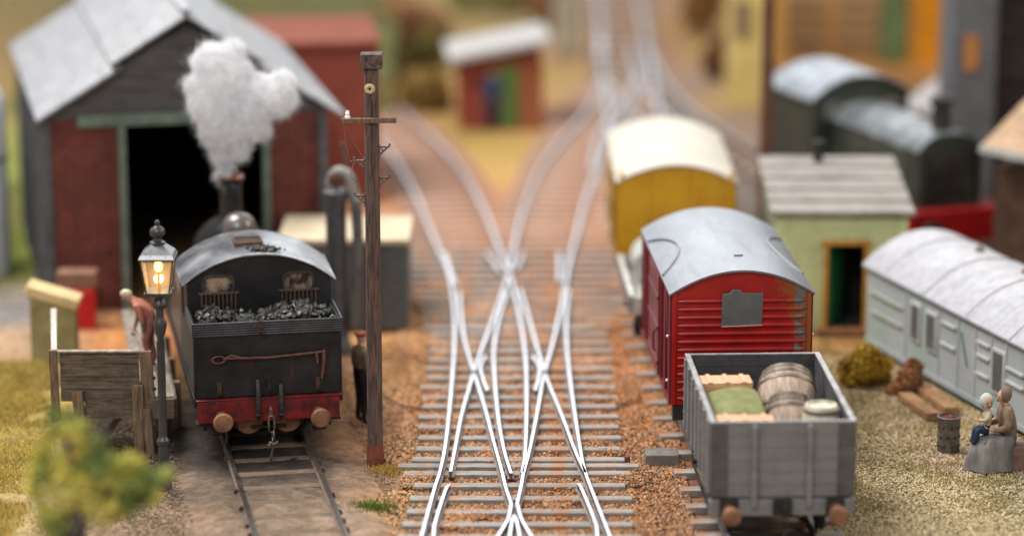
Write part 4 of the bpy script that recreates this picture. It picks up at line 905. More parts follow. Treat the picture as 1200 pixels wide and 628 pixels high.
# ------------------------------------------------------------------ vans
def van(name, label, loc, rz, L, W, ze_, rise, body, side, roof, ribs=True, patch=False, plain_posts=False):
    t = thing(name, label, 'goods van', (loc[0], loc[1], .19), rz); z0 = Z_(1.0)
    e = Z_(ze_)
    poly = [(-W/2, z0), (W/2, z0)]+[(x, z) for x, z in reversed(archpts(W, e, rise-.03))]
    MB().prism(poly, 0, .06).build('end_wall', body, t); MB().prism(poly, L-.06, L).build('end_wall', body, t)
    if ribs:
        mb = MB(); k = z0+.12
        while k < e-.06: mb.tube([(-W/2+.1, -.005, k), (-W/2+.2, -.012, k), (W/2-.2, -.012, k), (W/2-.1, -.005, k)], [.02, .042, .042, .02], 10); k += .145
        mb.build('end_rib', body, t)
        for s in (-1, 1): MB().box((s*(W/2-.035), -.02, (z0+e)/2), (.07, .05, e-z0)).build('corner_post', body, t, bevel=.01)
    if plain_posts:
        mb = MB()
        for x in (-W/2+.06, -W/6, W/6, W/2-.06): mb.box((x, -.03, (z0+e)/2+.1), (.09, .06, e-z0+.2))
        mb.build('end_post', body, t)
    for s in (-1, 1):
        mb = MB(); mb.box((s*(W/2-.03), L/2, (z0+e)/2), (.06, L-.14, e-z0)); mb.build('side_wall', side, t)
        mb = MB()
        for y in (.06, .75, 1.5, L-1.5, L-.75, L-.06): mb.box((s*(W/2+.02), y, (z0+e)/2), (.05, .08, e-z0))
        mb.box((s*(W/2+.02), L/2, e-.05), (.06, L, .06)); mb.box((s*(W/2+.02), L/2, z0+.05), (.06, L, .08))
        for y in (.4, L-.4): mb.bar((s*(W/2+.015), y-.3, z0+.1), (s*(W/2+.015), y+.3, e-.1), .04, .06)
        mb.build('side_frame', side, t, bevel=.006)
        d = MB(); d.box((s*(W/2+.045), L/2, (z0+e)/2-.02), (.045, 1.6, e-z0-.16)); dr = d.build('door', side, t, bevel=.01)
        d = MB()
        for zz in (z0+.3, z0+.95, z0+1.5): d.box((s*(W/2+.08), L/2, zz), (.03, 1.6, .06))
        d.tube([(s*(W/2+.1), L/2-.7, z0+.5), (s*(W/2+.14), L/2-.7, z0+.55), (s*(W/2+.14), L/2-.7, z0+.85), (s*(W/2+.1), L/2-.7, z0+.9)], .02, 6); d.build('door_bar', side, dr)
        mb = MB(); mb.box((s*.95, L/2, Z_(.86)), (.1, L, .24)); mb.build('solebar', black_flat, t)
        for y0_, dy in ((0, -1), (L, 1)):
            MB().lathe([(.1, 0), (.1, .22), (.08, .24), (.17, .32), (.18, .36), (.05, .38)], (s*.84, y0_, Z_(.84)), axis=(0, dy, 0)).build('buffer', black_flat, t)
        if ribs:
            mb = MB(); mb.ell((s*(W/2+.06), .16, z0+.4), .03, 8); mb.ell((s*(W/2+.06), .16, z0+1.2), .03, 8); mb.build('side_bolt', steel_top, t)
    MB().box((0, .0, Z_(.86)), (W-.05, .12, .25)).build('headstock', black_flat, t)
    MB().box((0, L/2, z0-.0), (W-.1, L-.1, .06)).build('floor', black_flat, t)
    rf = MB().arch(W+.12, e-.0, rise, -.07, L+.07, .035, segs=8, power=2.0).build('roof', roof, t)
    wheelset(t, (1.0, L-1.0))
    return t, rf
red_end = mat('van_red', S(186, 28, 24), S(150, 16, 18), rough=.3, scale=2, bump=.006, bscale=5)
# chipped corner: stain with its own shape on the right side of the near end
nt = red_end.node_tree; N = nt.nodes; Lk = nt.links; bs = N['Principled BSDF']
tc = N.new('ShaderNodeTexCoord'); sx3 = N.new('ShaderNodeSeparateXYZ'); Lk.new(tc.outputs['Object'], sx3.inputs[0])
nz = N.new('ShaderNodeTexNoise'); nz.inputs['Scale'].default_value = 4.5; nz.inputs['Detail'].default_value = 5; Lk.new(tc.outputs['Object'], nz.inputs['Vector'])
def mth(op, a, b_=None, c=None):
    n_ = N.new('ShaderNodeMath'); n_.operation = op
    for k_, q in enumerate((a, b_, c)):
        if q is None: continue
        if isinstance(q, (int, float)): n_.inputs[k_].default_value = q
        else: Lk.new(q, n_.inputs[k_])
    return n_.outputs[0]
f1 = mth('ADD', mth('ADD', mth('MULTIPLY', sx3.outputs[0], 1.0), mth('MULTIPLY', sx3.outputs[2], .45)), mth('MULTIPLY', nz.outputs[0], 1.3))
mr1 = N.new('ShaderNodeMapRange'); mr1.inputs[1].default_value = 2.50; mr1.inputs[2].default_value = 2.72; Lk.new(f1, mr1.inputs[0])
ylim = mth('LESS_THAN', sx3.outputs[1], 1.0); a1 = mth('MULTIPLY', mr1.outputs[0], ylim)
src = bs.inputs['Base Color'].links[0].from_socket
m1 = N.new('ShaderNodeMix'); m1.data_type = 'RGBA'; Lk.new(a1, m1.inputs[0]); Lk.new(src, m1.inputs[6]); m1.inputs[7].default_value = (*S(150, 76, 34), 1)
nz2 = N.new('ShaderNodeTexNoise'); nz2.inputs['Scale'].default_value = 5.5; nz2.inputs['Detail'].default_value = 3; Lk.new(tc.outputs['Object'], nz2.inputs['Vector'])
f2 = mth('MULTIPLY', mth('GREATER_THAN', nz2.outputs[0], .50), mth('MULTIPLY', mth('GREATER_THAN', sx3.outputs[0], .93), mth('LESS_THAN', sx3.outputs[0], 1.12)))
f2 = mth('MULTIPLY', f2, ylim)
m2 = N.new('ShaderNodeMix'); m2.data_type = 'RGBA'; Lk.new(f2, m2.inputs[0]); Lk.new(m1.outputs[2], m2.inputs[6]); m2.inputs[7].default_value = (*S(112, 108, 108), 1)
Lk.new(m2.outputs[2], bs.inputs['Base Color'])
maroon = mat('van_maroon', S(122, 28, 42), S(96, 20, 32), rough=.35, scale=2)
rn = (D(869.5, 343, 50.1)[0], 50.1)
rv, rvr = van('goods_van', 'red goods van with ribbed end, grey patch and silver curved roof', rn, math.radians(3.2), 4.95, 2.42, 3.0, .42, red_end, maroon, roof_metal)
mb = MB(); mb.prism([(-.36, Z_(2.42)), (.35, Z_(2.44)), (.37, Z_(3.0)), (.0, Z_(3.01)), (-.04, Z_(3.07)), (-.17, Z_(3.07)), (-.22, Z_(3.01)), (-.35, Z_(2.99))], -.068, 0)
mb.build('end_patch', mat('grey_patch', S(106, 106, 106), S(92, 92, 92), rough=.45, scale=5, bump=.003), rv, bevel=.015)
mb = MB(); mb.tube([(-.36, -.07, Z_(2.415)), (0, -.075, Z_(2.425)), (.35, -.07, Z_(2.435))], .014); mb.build('patch_lip', mat('lip', S(206, 150, 140), rough=.4), rv)
for s in (-1, 1):
    mb = MB(); pts = []
    for i in range(13):
        t_ = i/12; y = lerp(1.25, 3.9, t_); x = s*(1.25-.42*math.sin(PI*t_)**.8); zz = Z_(3.0)+.42*(1-abs(2*x/2.54)**2)+.012; pts.append((x, y, zz))
    mb.tube(pts, .022, 6); mb.build('rain_strip', roof_metal, rvr)
MB().tube([(-.02, 1.0, Z_(3.43)), (.14, 1.02, Z_(3.43))], .012, 6).build('roof_scratch', mat('scratch', S(110, 100, 96), rough=.5), rvr)
mb = MB()
for x in (-.8, -.2, .5, .9): mb.ell((x, -.07, Z_(1.02)), (.05, .03, .03), 8)
mb.build('end_bolt', red_end, rv)
yn = (D(793, 208, 60.6)[0], 60.6)
yel = mat('van_yellow', S(222, 170, 16), S(196, 142, 10), rough=.45, scale=1.2)
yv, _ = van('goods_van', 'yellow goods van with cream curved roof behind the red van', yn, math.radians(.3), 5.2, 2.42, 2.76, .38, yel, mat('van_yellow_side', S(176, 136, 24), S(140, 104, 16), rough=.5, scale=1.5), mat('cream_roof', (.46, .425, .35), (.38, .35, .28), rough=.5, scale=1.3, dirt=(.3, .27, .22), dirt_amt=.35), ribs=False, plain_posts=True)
# low flat wagon between the vans
fn = (3.50, 56.3)
fl = thing('low_wagon', 'low pale sided wagon between the red van and the yellow van', 'wagon', (*fn, .19), math.radians(2))
pale = mat('pale_side', S(206, 206, 200), S(160, 160, 156), rough=.5, scale=3)
for s in (-1, 1):
    MB().box((s*1.16, 1.75, Z_(1.22)), (.07, 3.5, .30)).build('side_plank', mat('low_side_grey', S(140, 136, 130), S(104, 100, 96), rough=.6, scale=3), fl, bevel=.008)
    MB().box((s*1.16, 1.75, Z_(1.39)), (.1, 3.5, .04)).build('side_rim', pale, fl)
    MB().box((s*.95, 1.75, Z_(.9)), (.1, 3.5, .22)).build('solebar', black_flat, fl)
MB().box((0, 0, Z_(1.2)), (2.3, .07, .34)).build('end_plank', pale, fl); MB().box((0, 3.5, Z_(1.2)), (2.3, .07, .34)).build('end_plank', pale, fl)
MB().box((0, 1.75, Z_(1.04)), (2.26, 3.4, .06)).build('floor', pale, fl); wheelset(fl, (.7, 2.8), .42)
MB().cyl((-.35, 2.1, 0), (-.35, 3.4, 0), .36, n=20).build('pipe_load', pale, None)
o = bpy.data.objects['pipe_load']; o.name = 'drum'; o.location = (fn[0]-.35, fn[1], 1.44); tag(o, 'pale round drum lying in the low wagon beside the red van', 'drum')

# ------------------------------------------------------------------ engine shed
SHh = math.radians(12.5)
s0 = D(38, 130, 60.2); shed = thing('engine_shed', 'large engine shed with red walls, grey gable and corrugated roof', 'engine shed', (s0[0]+.25, 60.2, 0), SHh)
Wd = 5.75; ev = 4.28; rg = 6.05; Ls = 9.2
brick = mat('shed_brick', S(126, 72, 64), S(100, 56, 50), rough=.85, scale=2.2, dirt=S(92, 70, 64), dirt_amt=.5, dirt_scale=1)
gboard = mat('gable_board', S(98, 96, 96), S(74, 72, 74), rough=.8, scale=1.6, stretch=(1, 1, 6), bump=.01)
gpost = mat('shed_green_post', S(118, 134, 122), S(92, 106, 96), rough=.7, scale=3)
corr = mat('corrugated_sheet', S(164, 166, 170), S(134, 136, 142), rough=.45, metal=.25, scale=1.2, stretch=(3, 1, 1), dirt=S(150, 140, 132), dirt_amt=.4)
dark_in = mat('interior_black', (.012, .011, .010), (.022, .02, .018), rough=.9, scale=2)  # near-black colour for interiors and the warehouse door
d0, d1 = 1.55, 4.55; dh = 4.0   # door opening
for xa_, xb_ in ((.1, d0), (d1, Wd)):
    mb = MB(); mb.box(((xa_+xb_)/2, .03, ev/2), (xb_-xa_, .14, ev)); row = 0; z = .0
    while z < ev-.1:
        x = xa_-(.22 if row % 2 else 0)
        while x < xb_:
            a_, b_e = max(x+.012, xa_), min(x+.44, xb_)
            if b_e-a_ > .05: mb.box(((a_+b_e)/2, -.05, z+.085), (b_e-a_, .04, .15))
            x += .45
        z += .17; row += 1
    mb.build('wall', brick, shed)
rm_ = Wd/2+.05
for cx_p in (0, Wd): MB().box((cx_p, -.02, ev/2), (.18, .3, ev)).build('corner_post', mat('grey_post', S(100, 102, 106), S(70, 72, 76), rough=.7, scale=3), shed)
for x in (d0, d1): MB().box((x, -.06, dh/2), (.14, .26, dh)).build('door_post', gpost, shed)
MB().box(((d0+d1)/2-.25, -.08, dh+.1), (d1-d0+1.3, .2, .24)).build('lintel', gpost, shed)
mb = MB(); rm_ = Wd/2+.05
nbd = 8
for k in range(nbd):
    za_ = ev+(rg-ev)*k/nbd; zb2 = ev+(rg-ev)*(k+1)/nbd
    def wx(z, s): return rm_+s*(Wd/2+.05)*(1-(z-ev)/(rg-ev))
    y_ = -.1+(k % 2)*.03
    mb.prism([(wx(za_, -1), za_), (wx(za_, 1), za_), (wx(zb2, 1), zb2), (wx(zb2, -1), zb2)], y_, y_+.1)
mb.build('gable', gboard, shed)
MB().box((rm_, 0, ev-.05), (Wd, .16, .2)).build('tie_beam', gboard, shed)
for x in (.0, Wd): MB().box((x, Ls/2, ev/2), (.18, Ls, ev)).build('wall', mat('shed_side', S(88, 88, 92), S(60, 60, 64), rough=.8, scale=2), shed)
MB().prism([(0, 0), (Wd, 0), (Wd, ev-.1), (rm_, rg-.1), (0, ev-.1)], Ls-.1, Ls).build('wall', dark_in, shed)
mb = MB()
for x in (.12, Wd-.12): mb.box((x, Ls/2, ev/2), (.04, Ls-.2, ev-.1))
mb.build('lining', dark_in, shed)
mb = MB()
for y in (1, 3, 5, 7): mb.box((0, y, ev/2), (.26, .16, ev))
mb.build('side_pilaster', mat('pilaster', S(112, 114, 116), S(80, 82, 84), rough=.7, scale=3), shed)
def corr_roof(x0_, z0_, x1_, z1_, y0_, y1_, name):
    mb = MB(); nseg = int((y1_-y0_)/.13); prof = []
    for j in range(nseg+1):
        y = y0_+(y1_-y0_)*j/nseg; b = .03*(1 if j % 2 else -1)
        for lay in (0, -.06):
            mb.v += [(x0_, y, z0_+b+lay), (x1_, y, z1_+b+lay)]
    for j in range(nseg):
        a = j*4; mb.f += [(a, a+1, a+5, a+4), (a+2, a+6, a+7, a+3), (a, a+4, a+6, a+2), (a+1, a+3, a+7, a+5)]; mb.m += [0]*4
    mb.f += [(0, 2, 3, 1), (nseg*4, nseg*4+1, nseg*4+3, nseg*4+2)]; mb.m += [0, 0]
    return mb.build(name, corr, shed, smooth=0)
sl = (rg-ev)/(Wd/2+.05)
def rz_(x): return ev+sl*x if x < rm_ else ev+sl*(2*rm_-x)
corr_roof(-.2, ev-.2*sl+.06, 1.55, rz_(1.55)+.06, -.35, Ls+.2, 'roof')
corr_roof(1.35, rz_(1.35)+.24, rm_+.02, rg+.26, -.35, Ls+.2, 'monitor_roof')
corr_roof(rm_-.02, rg+.26, 4.5, rz_(4.5)+.20, -.35, Ls+.2, 'monitor_roof')
corr_roof(4.3, rz_(4.3)+.06, Wd+.45, ev-.4*sl+.04, -.35, Ls+.2, 'roof')
mb = MB(); mb.bar((1.45, -.36, rz_(1.45)+.10), (1.45, Ls, rz_(1.45)+.10), .1, .18); mb.build('roof_step', gboard, shed)
mb = MB(); mb.bar((rm_, -.36, rg+.31), (rm_, Ls+.2, rg+.31), .2, .05); mb.build('ridge_cap', corr, shed)

# second brick building behind, right of the shed
bb = G(444, 236)
rb = thing('brick_building', 'flat roofed red brick building behind the right side of the engine shed', 'building', (bb[0], bb[1], 0), math.radians(6))
z_ = D(444, 56, bb[1])[1]; rbm = mat('red_building', S(150, 78, 64), S(126, 62, 54), rough=.85, scale=1.6)
MB().box((-2.3, 2.0, z_/2), (4.6, 4.0, z_)).build('wall', rbm, rb)
MB().box((-2.3, 2.0, z_+.08), (4.8, 4.2, .18)).build('roof', mat('terracotta_roof', S(136, 74, 54), S(116, 62, 46), rough=.8, scale=2), rb, bevel=.03)

# low grey store with cream roof beside the loco
hb = G(478, 387); hx0 = D(330, 387, hb[1])[0]
gs = thing('lineside_store', 'low grey store with flat cream roof right of the locomotive', 'shed', (hb[0], hb[1], 0))
w_ = hb[0]-hx0; zh = D(478, 286, hb[1])[1]
MB().box((-w_/2, 1.1, zh/2), (w_, 2.2, zh)).build('wall', mat('store_grey', S(116, 118, 116), S(98, 100, 98), rough=.7, scale=2), gs)
MB().box((-w_/2, 1.1, zh+.05), (w_+.1, 2.35, .12)).build('roof', mat('cream_felt', S(212, 198, 170), S(188, 172, 146), rough=.8, scale=2), gs, bevel=.02)
MB().box((-w_*.28, -.03, zh/2-.02), (.06, .05, zh-.1)).build('door_frame', mat('store_pale', S(140, 140, 136)), gs)
MB().box((-w_*.12, -.03, zh/2-.06), (w_*.2, .04, zh-.2)).build('door', mat('store_door', S(92, 94, 94), S(80, 82, 82), rough=.6), gs)

# water crane
wc = G(396, 412)
crn = thing('water_crane', 'grey water crane column with bent arm behind the locomotive', 'water crane', (wc[0], wc[1], 0))
cm = mat('crane_grey', S(96, 96, 98), S(70, 70, 74), rough=.5, scale=3)
zc = D(396, 230, wc[1])[1]
MB().lathe([(.3, 0), (.3, .1), (.24, .2), (.21, .5), (.20, zc-.1), (.25, zc), (.25, zc+.1), (.16, zc+.15)], n=20).build('column', cm, crn)
mb = MB(); mb.tube(smooth_line([(-.02, 0, zc), (-.06, 0, zc+.3), (.05, -.02, zc+.48), (.25, -.05, zc+.4), (.34, -.08, zc+.1), (.42, -.1, zc-.1)], 5), .13, 12); mb.build('arm', mat('crane_pale', S(150, 146, 140), S(104, 100, 96), rough=.5, scale=4), crn)
mb = MB(); mb.tube(smooth_line([(.40, -.1, zc-.05), (.43, -.1, zc-.9), (.36, -.1, zc-1.8), (.30, -.1, .5)], 5), .11, 10); mb.build('hose', mat('canvas_hose', S(112, 108, 104), S(84, 80, 78), rough=.7, scale=4), crn)
MB().lathe([(.05, -.03), (.13, 0), (.05, .04)], (.0, -.2, zc+.38), axis=(0, -1, 0)).build('valve', rust, crn)
MB().bar((.25, .1, zc+.3), (.13, .1, zc+1.05), .05, .05).build('lever', cm, crn)

# red bin, pale board, left edge things
q = G(95, 384); bn = thing('red_bin', 'bright red box with tan lid against the shed wall', 'bin', (q[0], q[1]-.2, 0))
MB().box((0, .2, .42), (.62, .4, .84)).build('bin_body', mat('bin_red', S(206, 20, 34), S(180, 14, 28), rough=.4, scale=2), bn, bevel=.02)
MB().box((-.05, .3, 1.02), (.8, .5, .34)).build('bin_lid', mat('bin_tan', S(150, 112, 92), S(126, 92, 76), rough=.7, scale=3), bn, bevel=.03)
q = G(64, 424); pb = thing('timber_bunker', 'olive boarded bunker with cream sloping top left of the shed door', 'bunker', (q[0], q[1], 0))
mb = MB(); mb.prism([(-.30, 0), (.42, 0), (.42, 1.15), (-.45, 1.42), (-.45, 0)], 0, .5); mb.build('bunker_wall', mat('olive_boards', S(176, 164, 116), S(140, 128, 88), rough=.7, scale=2), pb)
mb = MB(); mb.bar((-.52, .25, 1.46), (.5, .25, 1.14), .62, .22); mb.build('bunker_top', mat('cream_top', S(232, 208, 160), S(204, 176, 128), rough=.7, scale=2), pb, bevel=.03)
q = D(0, 200, 64); tk = thing('water_tank', 'pale round tank at the left edge beyond the hedge', 'tank', (q[0]-.85, 64, 0))
MB().lathe([(1.0, 0), (1.0, 3.9), (.8, 4.2), (.2, 4.4)], n=28).build('tank_shell', mat('tank_white', (.75, .77, .82), (.6, .62, .66), rough=.4), tk)
MB().torus((0, 0, 2.6), 1.01, .04).build('tank_band', cm, tk)

# ------------------------------------------------------------------ right side buildings
# green hut
g0 = G(907, 388); g1 = G(1060, 388)
hw_ = g1[0]-g0[0]; hY = g0[1]; zf = D(980, 249, hY)[1]; dp = 3.6
hut = thing('green_hut', 'pale green boarded hut with grey plank roof and open door', 'hut', (g0[0], hY, 0), math.radians(-.5))
gb = mat('hut_green', S(222, 226, 172), S(208, 216, 154), rough=.65, scale=1.5, stretch=(1, 1, 6), bump=.004, dirt=S(140, 130, 84), dirt_amt=.35)
dx0, dx1 = D(962, 388, hY)[0]-g0[0]+.06, D(1016, 388, hY)[0]-g0[0]-.06; dz = D(980, 286, hY)[1]
def boards(mb, x0, x1, z0, z1, y, nb_):
    for k in range(nb_):
        a = z0+(z1-z0)*k/nb_; b = z0+(z1-z0)*(k+1)/nb_; mb.add([(x0, y-.03, a), (x1, y-.03, a), (x1, y, b), (x0, y, b), (x0, y+.06, a), (x1, y+.06, a), (x1, y+.06, b), (x0, y+.06, b)], [(0, 1, 2, 3), (7, 6, 5, 4), (0, 4, 5, 1), (3, 2, 6, 7), (0, 3, 7, 4), (1, 5, 6, 2)])
mb = MB(); boards(mb, 0, dx0, 0, zf, 0, 17); boards(mb, dx1, hw_, 0, zf, 0, 17); boards(mb, dx0, dx1, dz, zf, 0, 4); mb.build('front_wall', gb, hut, smooth=0)
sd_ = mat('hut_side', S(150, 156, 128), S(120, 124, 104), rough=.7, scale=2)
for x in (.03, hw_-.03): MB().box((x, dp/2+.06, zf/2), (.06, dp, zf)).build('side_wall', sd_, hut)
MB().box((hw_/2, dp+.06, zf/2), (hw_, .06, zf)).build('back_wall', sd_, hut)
fr = mat('hut_frame', S(214, 160, 66), S(186, 130, 48), rough=.6, scale=4)
mb = MB(); mb.box((dx0, -.05, dz/2), (.1, .08, dz)); mb.box((dx1, -.05, dz/2), (.1, .08, dz)); mb.box(((dx0+dx1)/2, -.055, dz+.04), (dx1-dx0+.2, .08, .1)); mb.build('door_frame', fr, hut, bevel=.008)
MB().box(((dx0+dx1)/2, -.1, .04), (dx1-dx0+.3, .35, .1)).build('doorstep', mat('step', S(176, 120, 84), S(140, 90, 64)), hut)
dm = MB(); dm.box((.0, .3, dz/2), (.05, .62, dz-.04)); d_ = dm.build('door', mat('hut_door', S(40, 110, 72), S(26, 80, 52), rough=.4, scale=2), hut); d_.location = (dx0+.10, .02, 0); d_.rotation_euler = (0, 0, -.5)
MB().box((hw_/2, 1.6, .02), (hw_-.2, 2.8, .04)).build('floor', mat('hut_floor', (.05, .045, .04)), hut)
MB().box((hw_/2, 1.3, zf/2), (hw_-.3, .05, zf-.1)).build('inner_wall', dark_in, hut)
mb = MB(); npl = 5
pm = mat('roof_plank', S(170, 166, 160), S(128, 122, 116), rough=.75, scale=1.6, stretch=(1, 6, 1), bump=.008, dirt=S(96, 90, 86), dirt_amt=.5, dirt_scale=1.2)
for k in range(npl):
    y0_ = -.2+(dp+.4)*k/npl; y1_ = -.2+(dp+.4)*(k+1)/npl+.06; z0_ = zf+.02+.075*k
    mb.add([(-.12, y0_, z0_+.04), (hw_+.12, y0_, z0_+.04), (hw_+.12, y1_, z0_+.075), (-.12, y1_, z0_+.075), (-.12, y0_, z0_-.04), (hw_+.12, y0_, z0_-.04), (hw_+.12, y1_, z0_-.01), (-.12, y1_, z0_-.01)], [(0, 1, 2, 3), (7, 6, 5, 4), (0, 4, 5, 1), (3, 2, 6, 7), (0, 3, 7, 4), (1, 5, 6, 2)])
mb.build('roof', pm, hut, smooth=0)
px_, pz_ = D(957, 190, hY+3.3); zt3 = D(957, 165, hY+3.3)[1]
MB().lathe([(.11, -.2), (.11, zt3-pz_-.1), (.15, zt3-pz_-.08), (.14, zt3-pz_)], (px_-g0[0], 3.3, pz_), n=14).build('stove_pipe', black_flat, hut)

# grounded coach
ca0 = G(1017, 310, 1.7); ca1 = G(1200, 405, 1.7)
CH = math.atan2(ca0[0]-ca1[0], -(ca0[1]-ca1[1]))  # direction from near to far
d = Vector((ca0[0]-ca1[0], ca0[1]-ca1[1])).normalized(); CHr = math.atan2(-d.x, d.y)
cL = 10.5; near = (ca0[0]-d.x*cL, ca0[1]-d.y*cL)
coach = thing('coach_body', 'grounded pale grey green coach body with white curved roof', 'railway coach', (*near, 0), CHr)
cwd = 2.55; cze = 1.7; cw_m = mat('coach_grey', S(172, 176, 178), S(154, 160, 160), rough=.6, scale=1, dirt=S(146, 172, 152), dirt_amt=.6, dirt_scale=.6, dlo=.5, dhi=.65)
poly = [(0, .12), (cwd, .12)]+[(x+cwd/2, z) for x, z in reversed(archpts(cwd, cze, .56))]
MB().prism(poly, 0, cL).build('body_shell', cw_m, coach)
MB().box((cwd/2, cL/2, .06), (cwd-.3, cL-.2, .14)).build('underframe', black_flat, coach)
white_roof = mat('coach_roof', S(186, 186, 192), S(160, 160, 167), rough=.5, scale=5, dirt=S(136, 132, 134), dirt_amt=.5, dirt_scale=1.6, dstretch=(.4, 2, 1), bump=.006, bscale=12)
crf = MB().arch(cwd+.16, cze, .62, -.08, cL+.08, .04, x0=cwd/2, segs=12, power=2.1).build('roof', white_roof, coach)
for y in (cL-.9, cL-2.65, cL-4.4, cL-6.15, cL-8.0):
    mb = MB(); pts = [(x+cwd/2, y, z+.012) for x, z in archpts(cwd+.16, cze, .62, power=2.1)]; mb.tube(pts, .012, 6); mb.build('roof_seam', mat('seam', S(186, 182, 184), rough=.6), crf)
for y in (cL-2.0, cL-3.9, cL-5.6): MB().lathe([(.09, 0), (.09, .06), (.06, .1), (.02, .13)], (cwd/2+.15, y, cze+.60), n=12).build('roof_vent', mat('vent', S(120, 110, 100)), crf)
mb = MB(); mb.box((-.015, cL/2, cze-.03), (.03, cL, .06)); mb.box((-.012, cL/2, .18), (.03, cL, .1)); mb.build('waist_strip', cw_m, coach)
def onwall(px, py):   # distance along the coach wall from its far end
    best = None
    for k in range(400):
        y = k*.02; X_, Y_ = ca0[0]-d.x*y, ca0[1]-d.y*y; pxx = 600+F*X_/(Y_*cp+(H-1)*sp)
        if best is None or abs(pxx-px) < best[0]: best = (abs(pxx-px), y)
    return cL-best[1]
wglass = mat('coach_window', S(104, 104, 104), S(76, 78, 80), rough=.25, scale=2)
wfr = mat('coach_trim', S(198, 200, 196), S(170, 172, 170), rough=.6, scale=3)
for px0, px1, za_, zb_ in ((1070, 1078, .75, 1.40), (1088, 1097, .72, 1.38), (1166, 1177, .62, 1.34)):
    y0_, y1_ = onwall(px1, 400), onwall(px0, 400); f_ = MB(); yc = (y0_+y1_)/2; dy = y1_-y0_
    f_.box((-.02, yc, (za_+zb_)/2), (.05, dy+.12, zb_-za_+.12)); fo = f_.build('window', wfr, coach, bevel=.01)
    MB().box((-.05, yc, (za_+zb_)/2), (.01, dy, zb_-za_)).build('pane', wglass, fo)
for px0, px1, zz in ((1103, 1120, 1.36), (1103, 1120, .95), (1145, 1160, 1.35), (1145, 1160, 1.1), (1145, 1160, .75), (1020, 1058, 1.2), (1022, 1058, .82), (1180, 1200, 1.15), (1180, 1200, .9)):
    y0_, y1_ = onwall(px1, 400), onwall(px0, 400); mb = MB(); mb.box((-.025, (y0_+y1_)/2, zz), (.05, y1_-y0_, .045)); mb.build('louvre_bar', wfr if px0 > 1030 else mat('trim_olive', S(176, 178, 160)), coach)
for px0 in (1062, 1101, 1123, 1143, 1162, 1179):
    y0_ = onwall(px0, 400); MB().box((-.012, y0_, .95), (.024, .03, 1.4)).build('panel_bead', wfr, coach)
y0_, y1_ = onwall(1128, 400), onwall(1135, 400)
MB().bar((-.02, y0_+.05, 1.35), (-.02, y1_, .75), .03, .03).build('diagonal_strap', mat('strap_green', S(110, 140, 120)), coach)

# timber steps / planks
for i, (a, b, lab) in enumerate((((1060, 462), (1094, 487), 'brown timber plank lying on the ground beside the coach, further from the coach'), ((1082, 455), (1116, 480), 'brown timber plank lying on the ground tight beside the coach'))):
    p, q_ = G(*a, .12), G(*b, .12); o = MB().bar((*p, .1), (*q_, .1), .27, .14).build('plank', mat('plank_brown', S(176, 134, 96), S(120, 88, 64), rough=.7, scale=3), None, bevel=.01)
    tag(o, lab, 'plank', 'planks by the coach')
# brazier
bz_ = G(1111, 528); br = thing('brazier', 'dark perforated metal brazier with rusty top standing on the gravel', 'brazier', (*bz_, 0))
MB().lathe([(.19, 0), (.20, .02), (.195, .3), (.205, .62), (.215, .64), (.19, .65), (.18, .56)], n=22).build('drum', mat('brazier_grey', S(118, 106, 98), S(74, 66, 62), rough=.6, scale=7, bump=.004), br)
mb = MB()
for k in range(9):
    for j in range(3): t_ = k*2*PI/9+j*.3; mb = MB(); mb.cyl((.185*math.cos(t_), .185*math.sin(t_), .12+j*.17), (.208*math.cos(t_), .208*math.sin(t_), .12+j*.17), .022, n=8); mb.build('air_hole', black_flat, br)
mb = MB(); lumps(mb, (0, 0, .58), 40, (.08, .12), (.02, .05), lambda x, y: 0); mb.v = [(max(-.14, min(.14, v[0])), max(-.14, min(.14, v[1])), v[2]) for v in mb.v]; mb.build('embers', mat('embers', S(176, 100, 84), S(110, 66, 56), rough=.8, scale=9), br)
# slab by the junction
q = G(775, 542); o = MB().box((q[0], q[1], .08), (.58, .46, .26)).build('stone_slab', mat('slab', S(134, 126, 122), S(104, 98, 94), rough=.7, scale=4, bump=.006), None, bevel=.015); tag(o, 'grey flat slab beside the rails left of the siding', 'slab')
q = G(690, 380)

# green locomotive at the back right
f0 = D(1124, 262, 64.5); LG = math.radians(20)
gl_ = thing('green_locomotive', 'dark green locomotive with red buffer beam behind the green hut', 'locomotive', (f0[0], 64.5, .19), LG)
dg_ = mat('loco_green', S(58, 66, 56), S(34, 40, 36), rough=.42, scale=1.5, dirt=S(70, 68, 64), dirt_amt=.4)
MB().box((0, 0, Z_(.95)), (2.5, .15, .75)).build('buffer_beam', mat('beam_red', S(196, 20, 28), S(160, 14, 20), rough=.45, scale=2), gl_, bevel=.02)
for s in (-1, 1): MB().lathe([(.1, 0), (.1, .3), (.2, .4), (.2, .45)], (s*.85, -.05, Z_(.98)), axis=(0, -1, 0)).build('buffer', black_flat, gl_)
MB().box((0, 4, Z_(1.25)), (2.6, 8, .08)).build('running_plate', mat('plate_red', S(120, 22, 24)), gl_)
poly = [(-.78, Z_(1.28)), (.78, Z_(1.28))]+[(x, z) for x, z in reversed(archpts(1.56, Z_(2.55), .36, power=3))]
MB().prism(poly, .5, 5.0).build('bonnet', dg_, gl_)
MB().arch(1.66, Z_(2.57), .37, .48, 5.0, .04, power=3).build('bonnet_top', mat('bonnet_grey', S(150, 156, 160), S(84, 90, 92), rough=.4, metal=.3, scale=2), gl_)
MB().box((0, .47, Z_(2.02)), (1.0, .06, .95)).build('radiator', black_flat, gl_, bevel=.02)
for x_ in (-.72, .72): MB().box((x_*1.0, .44, Z_(2.0)), (.06, .08, 1.2)).build('radiator_rib', dg_, gl_)
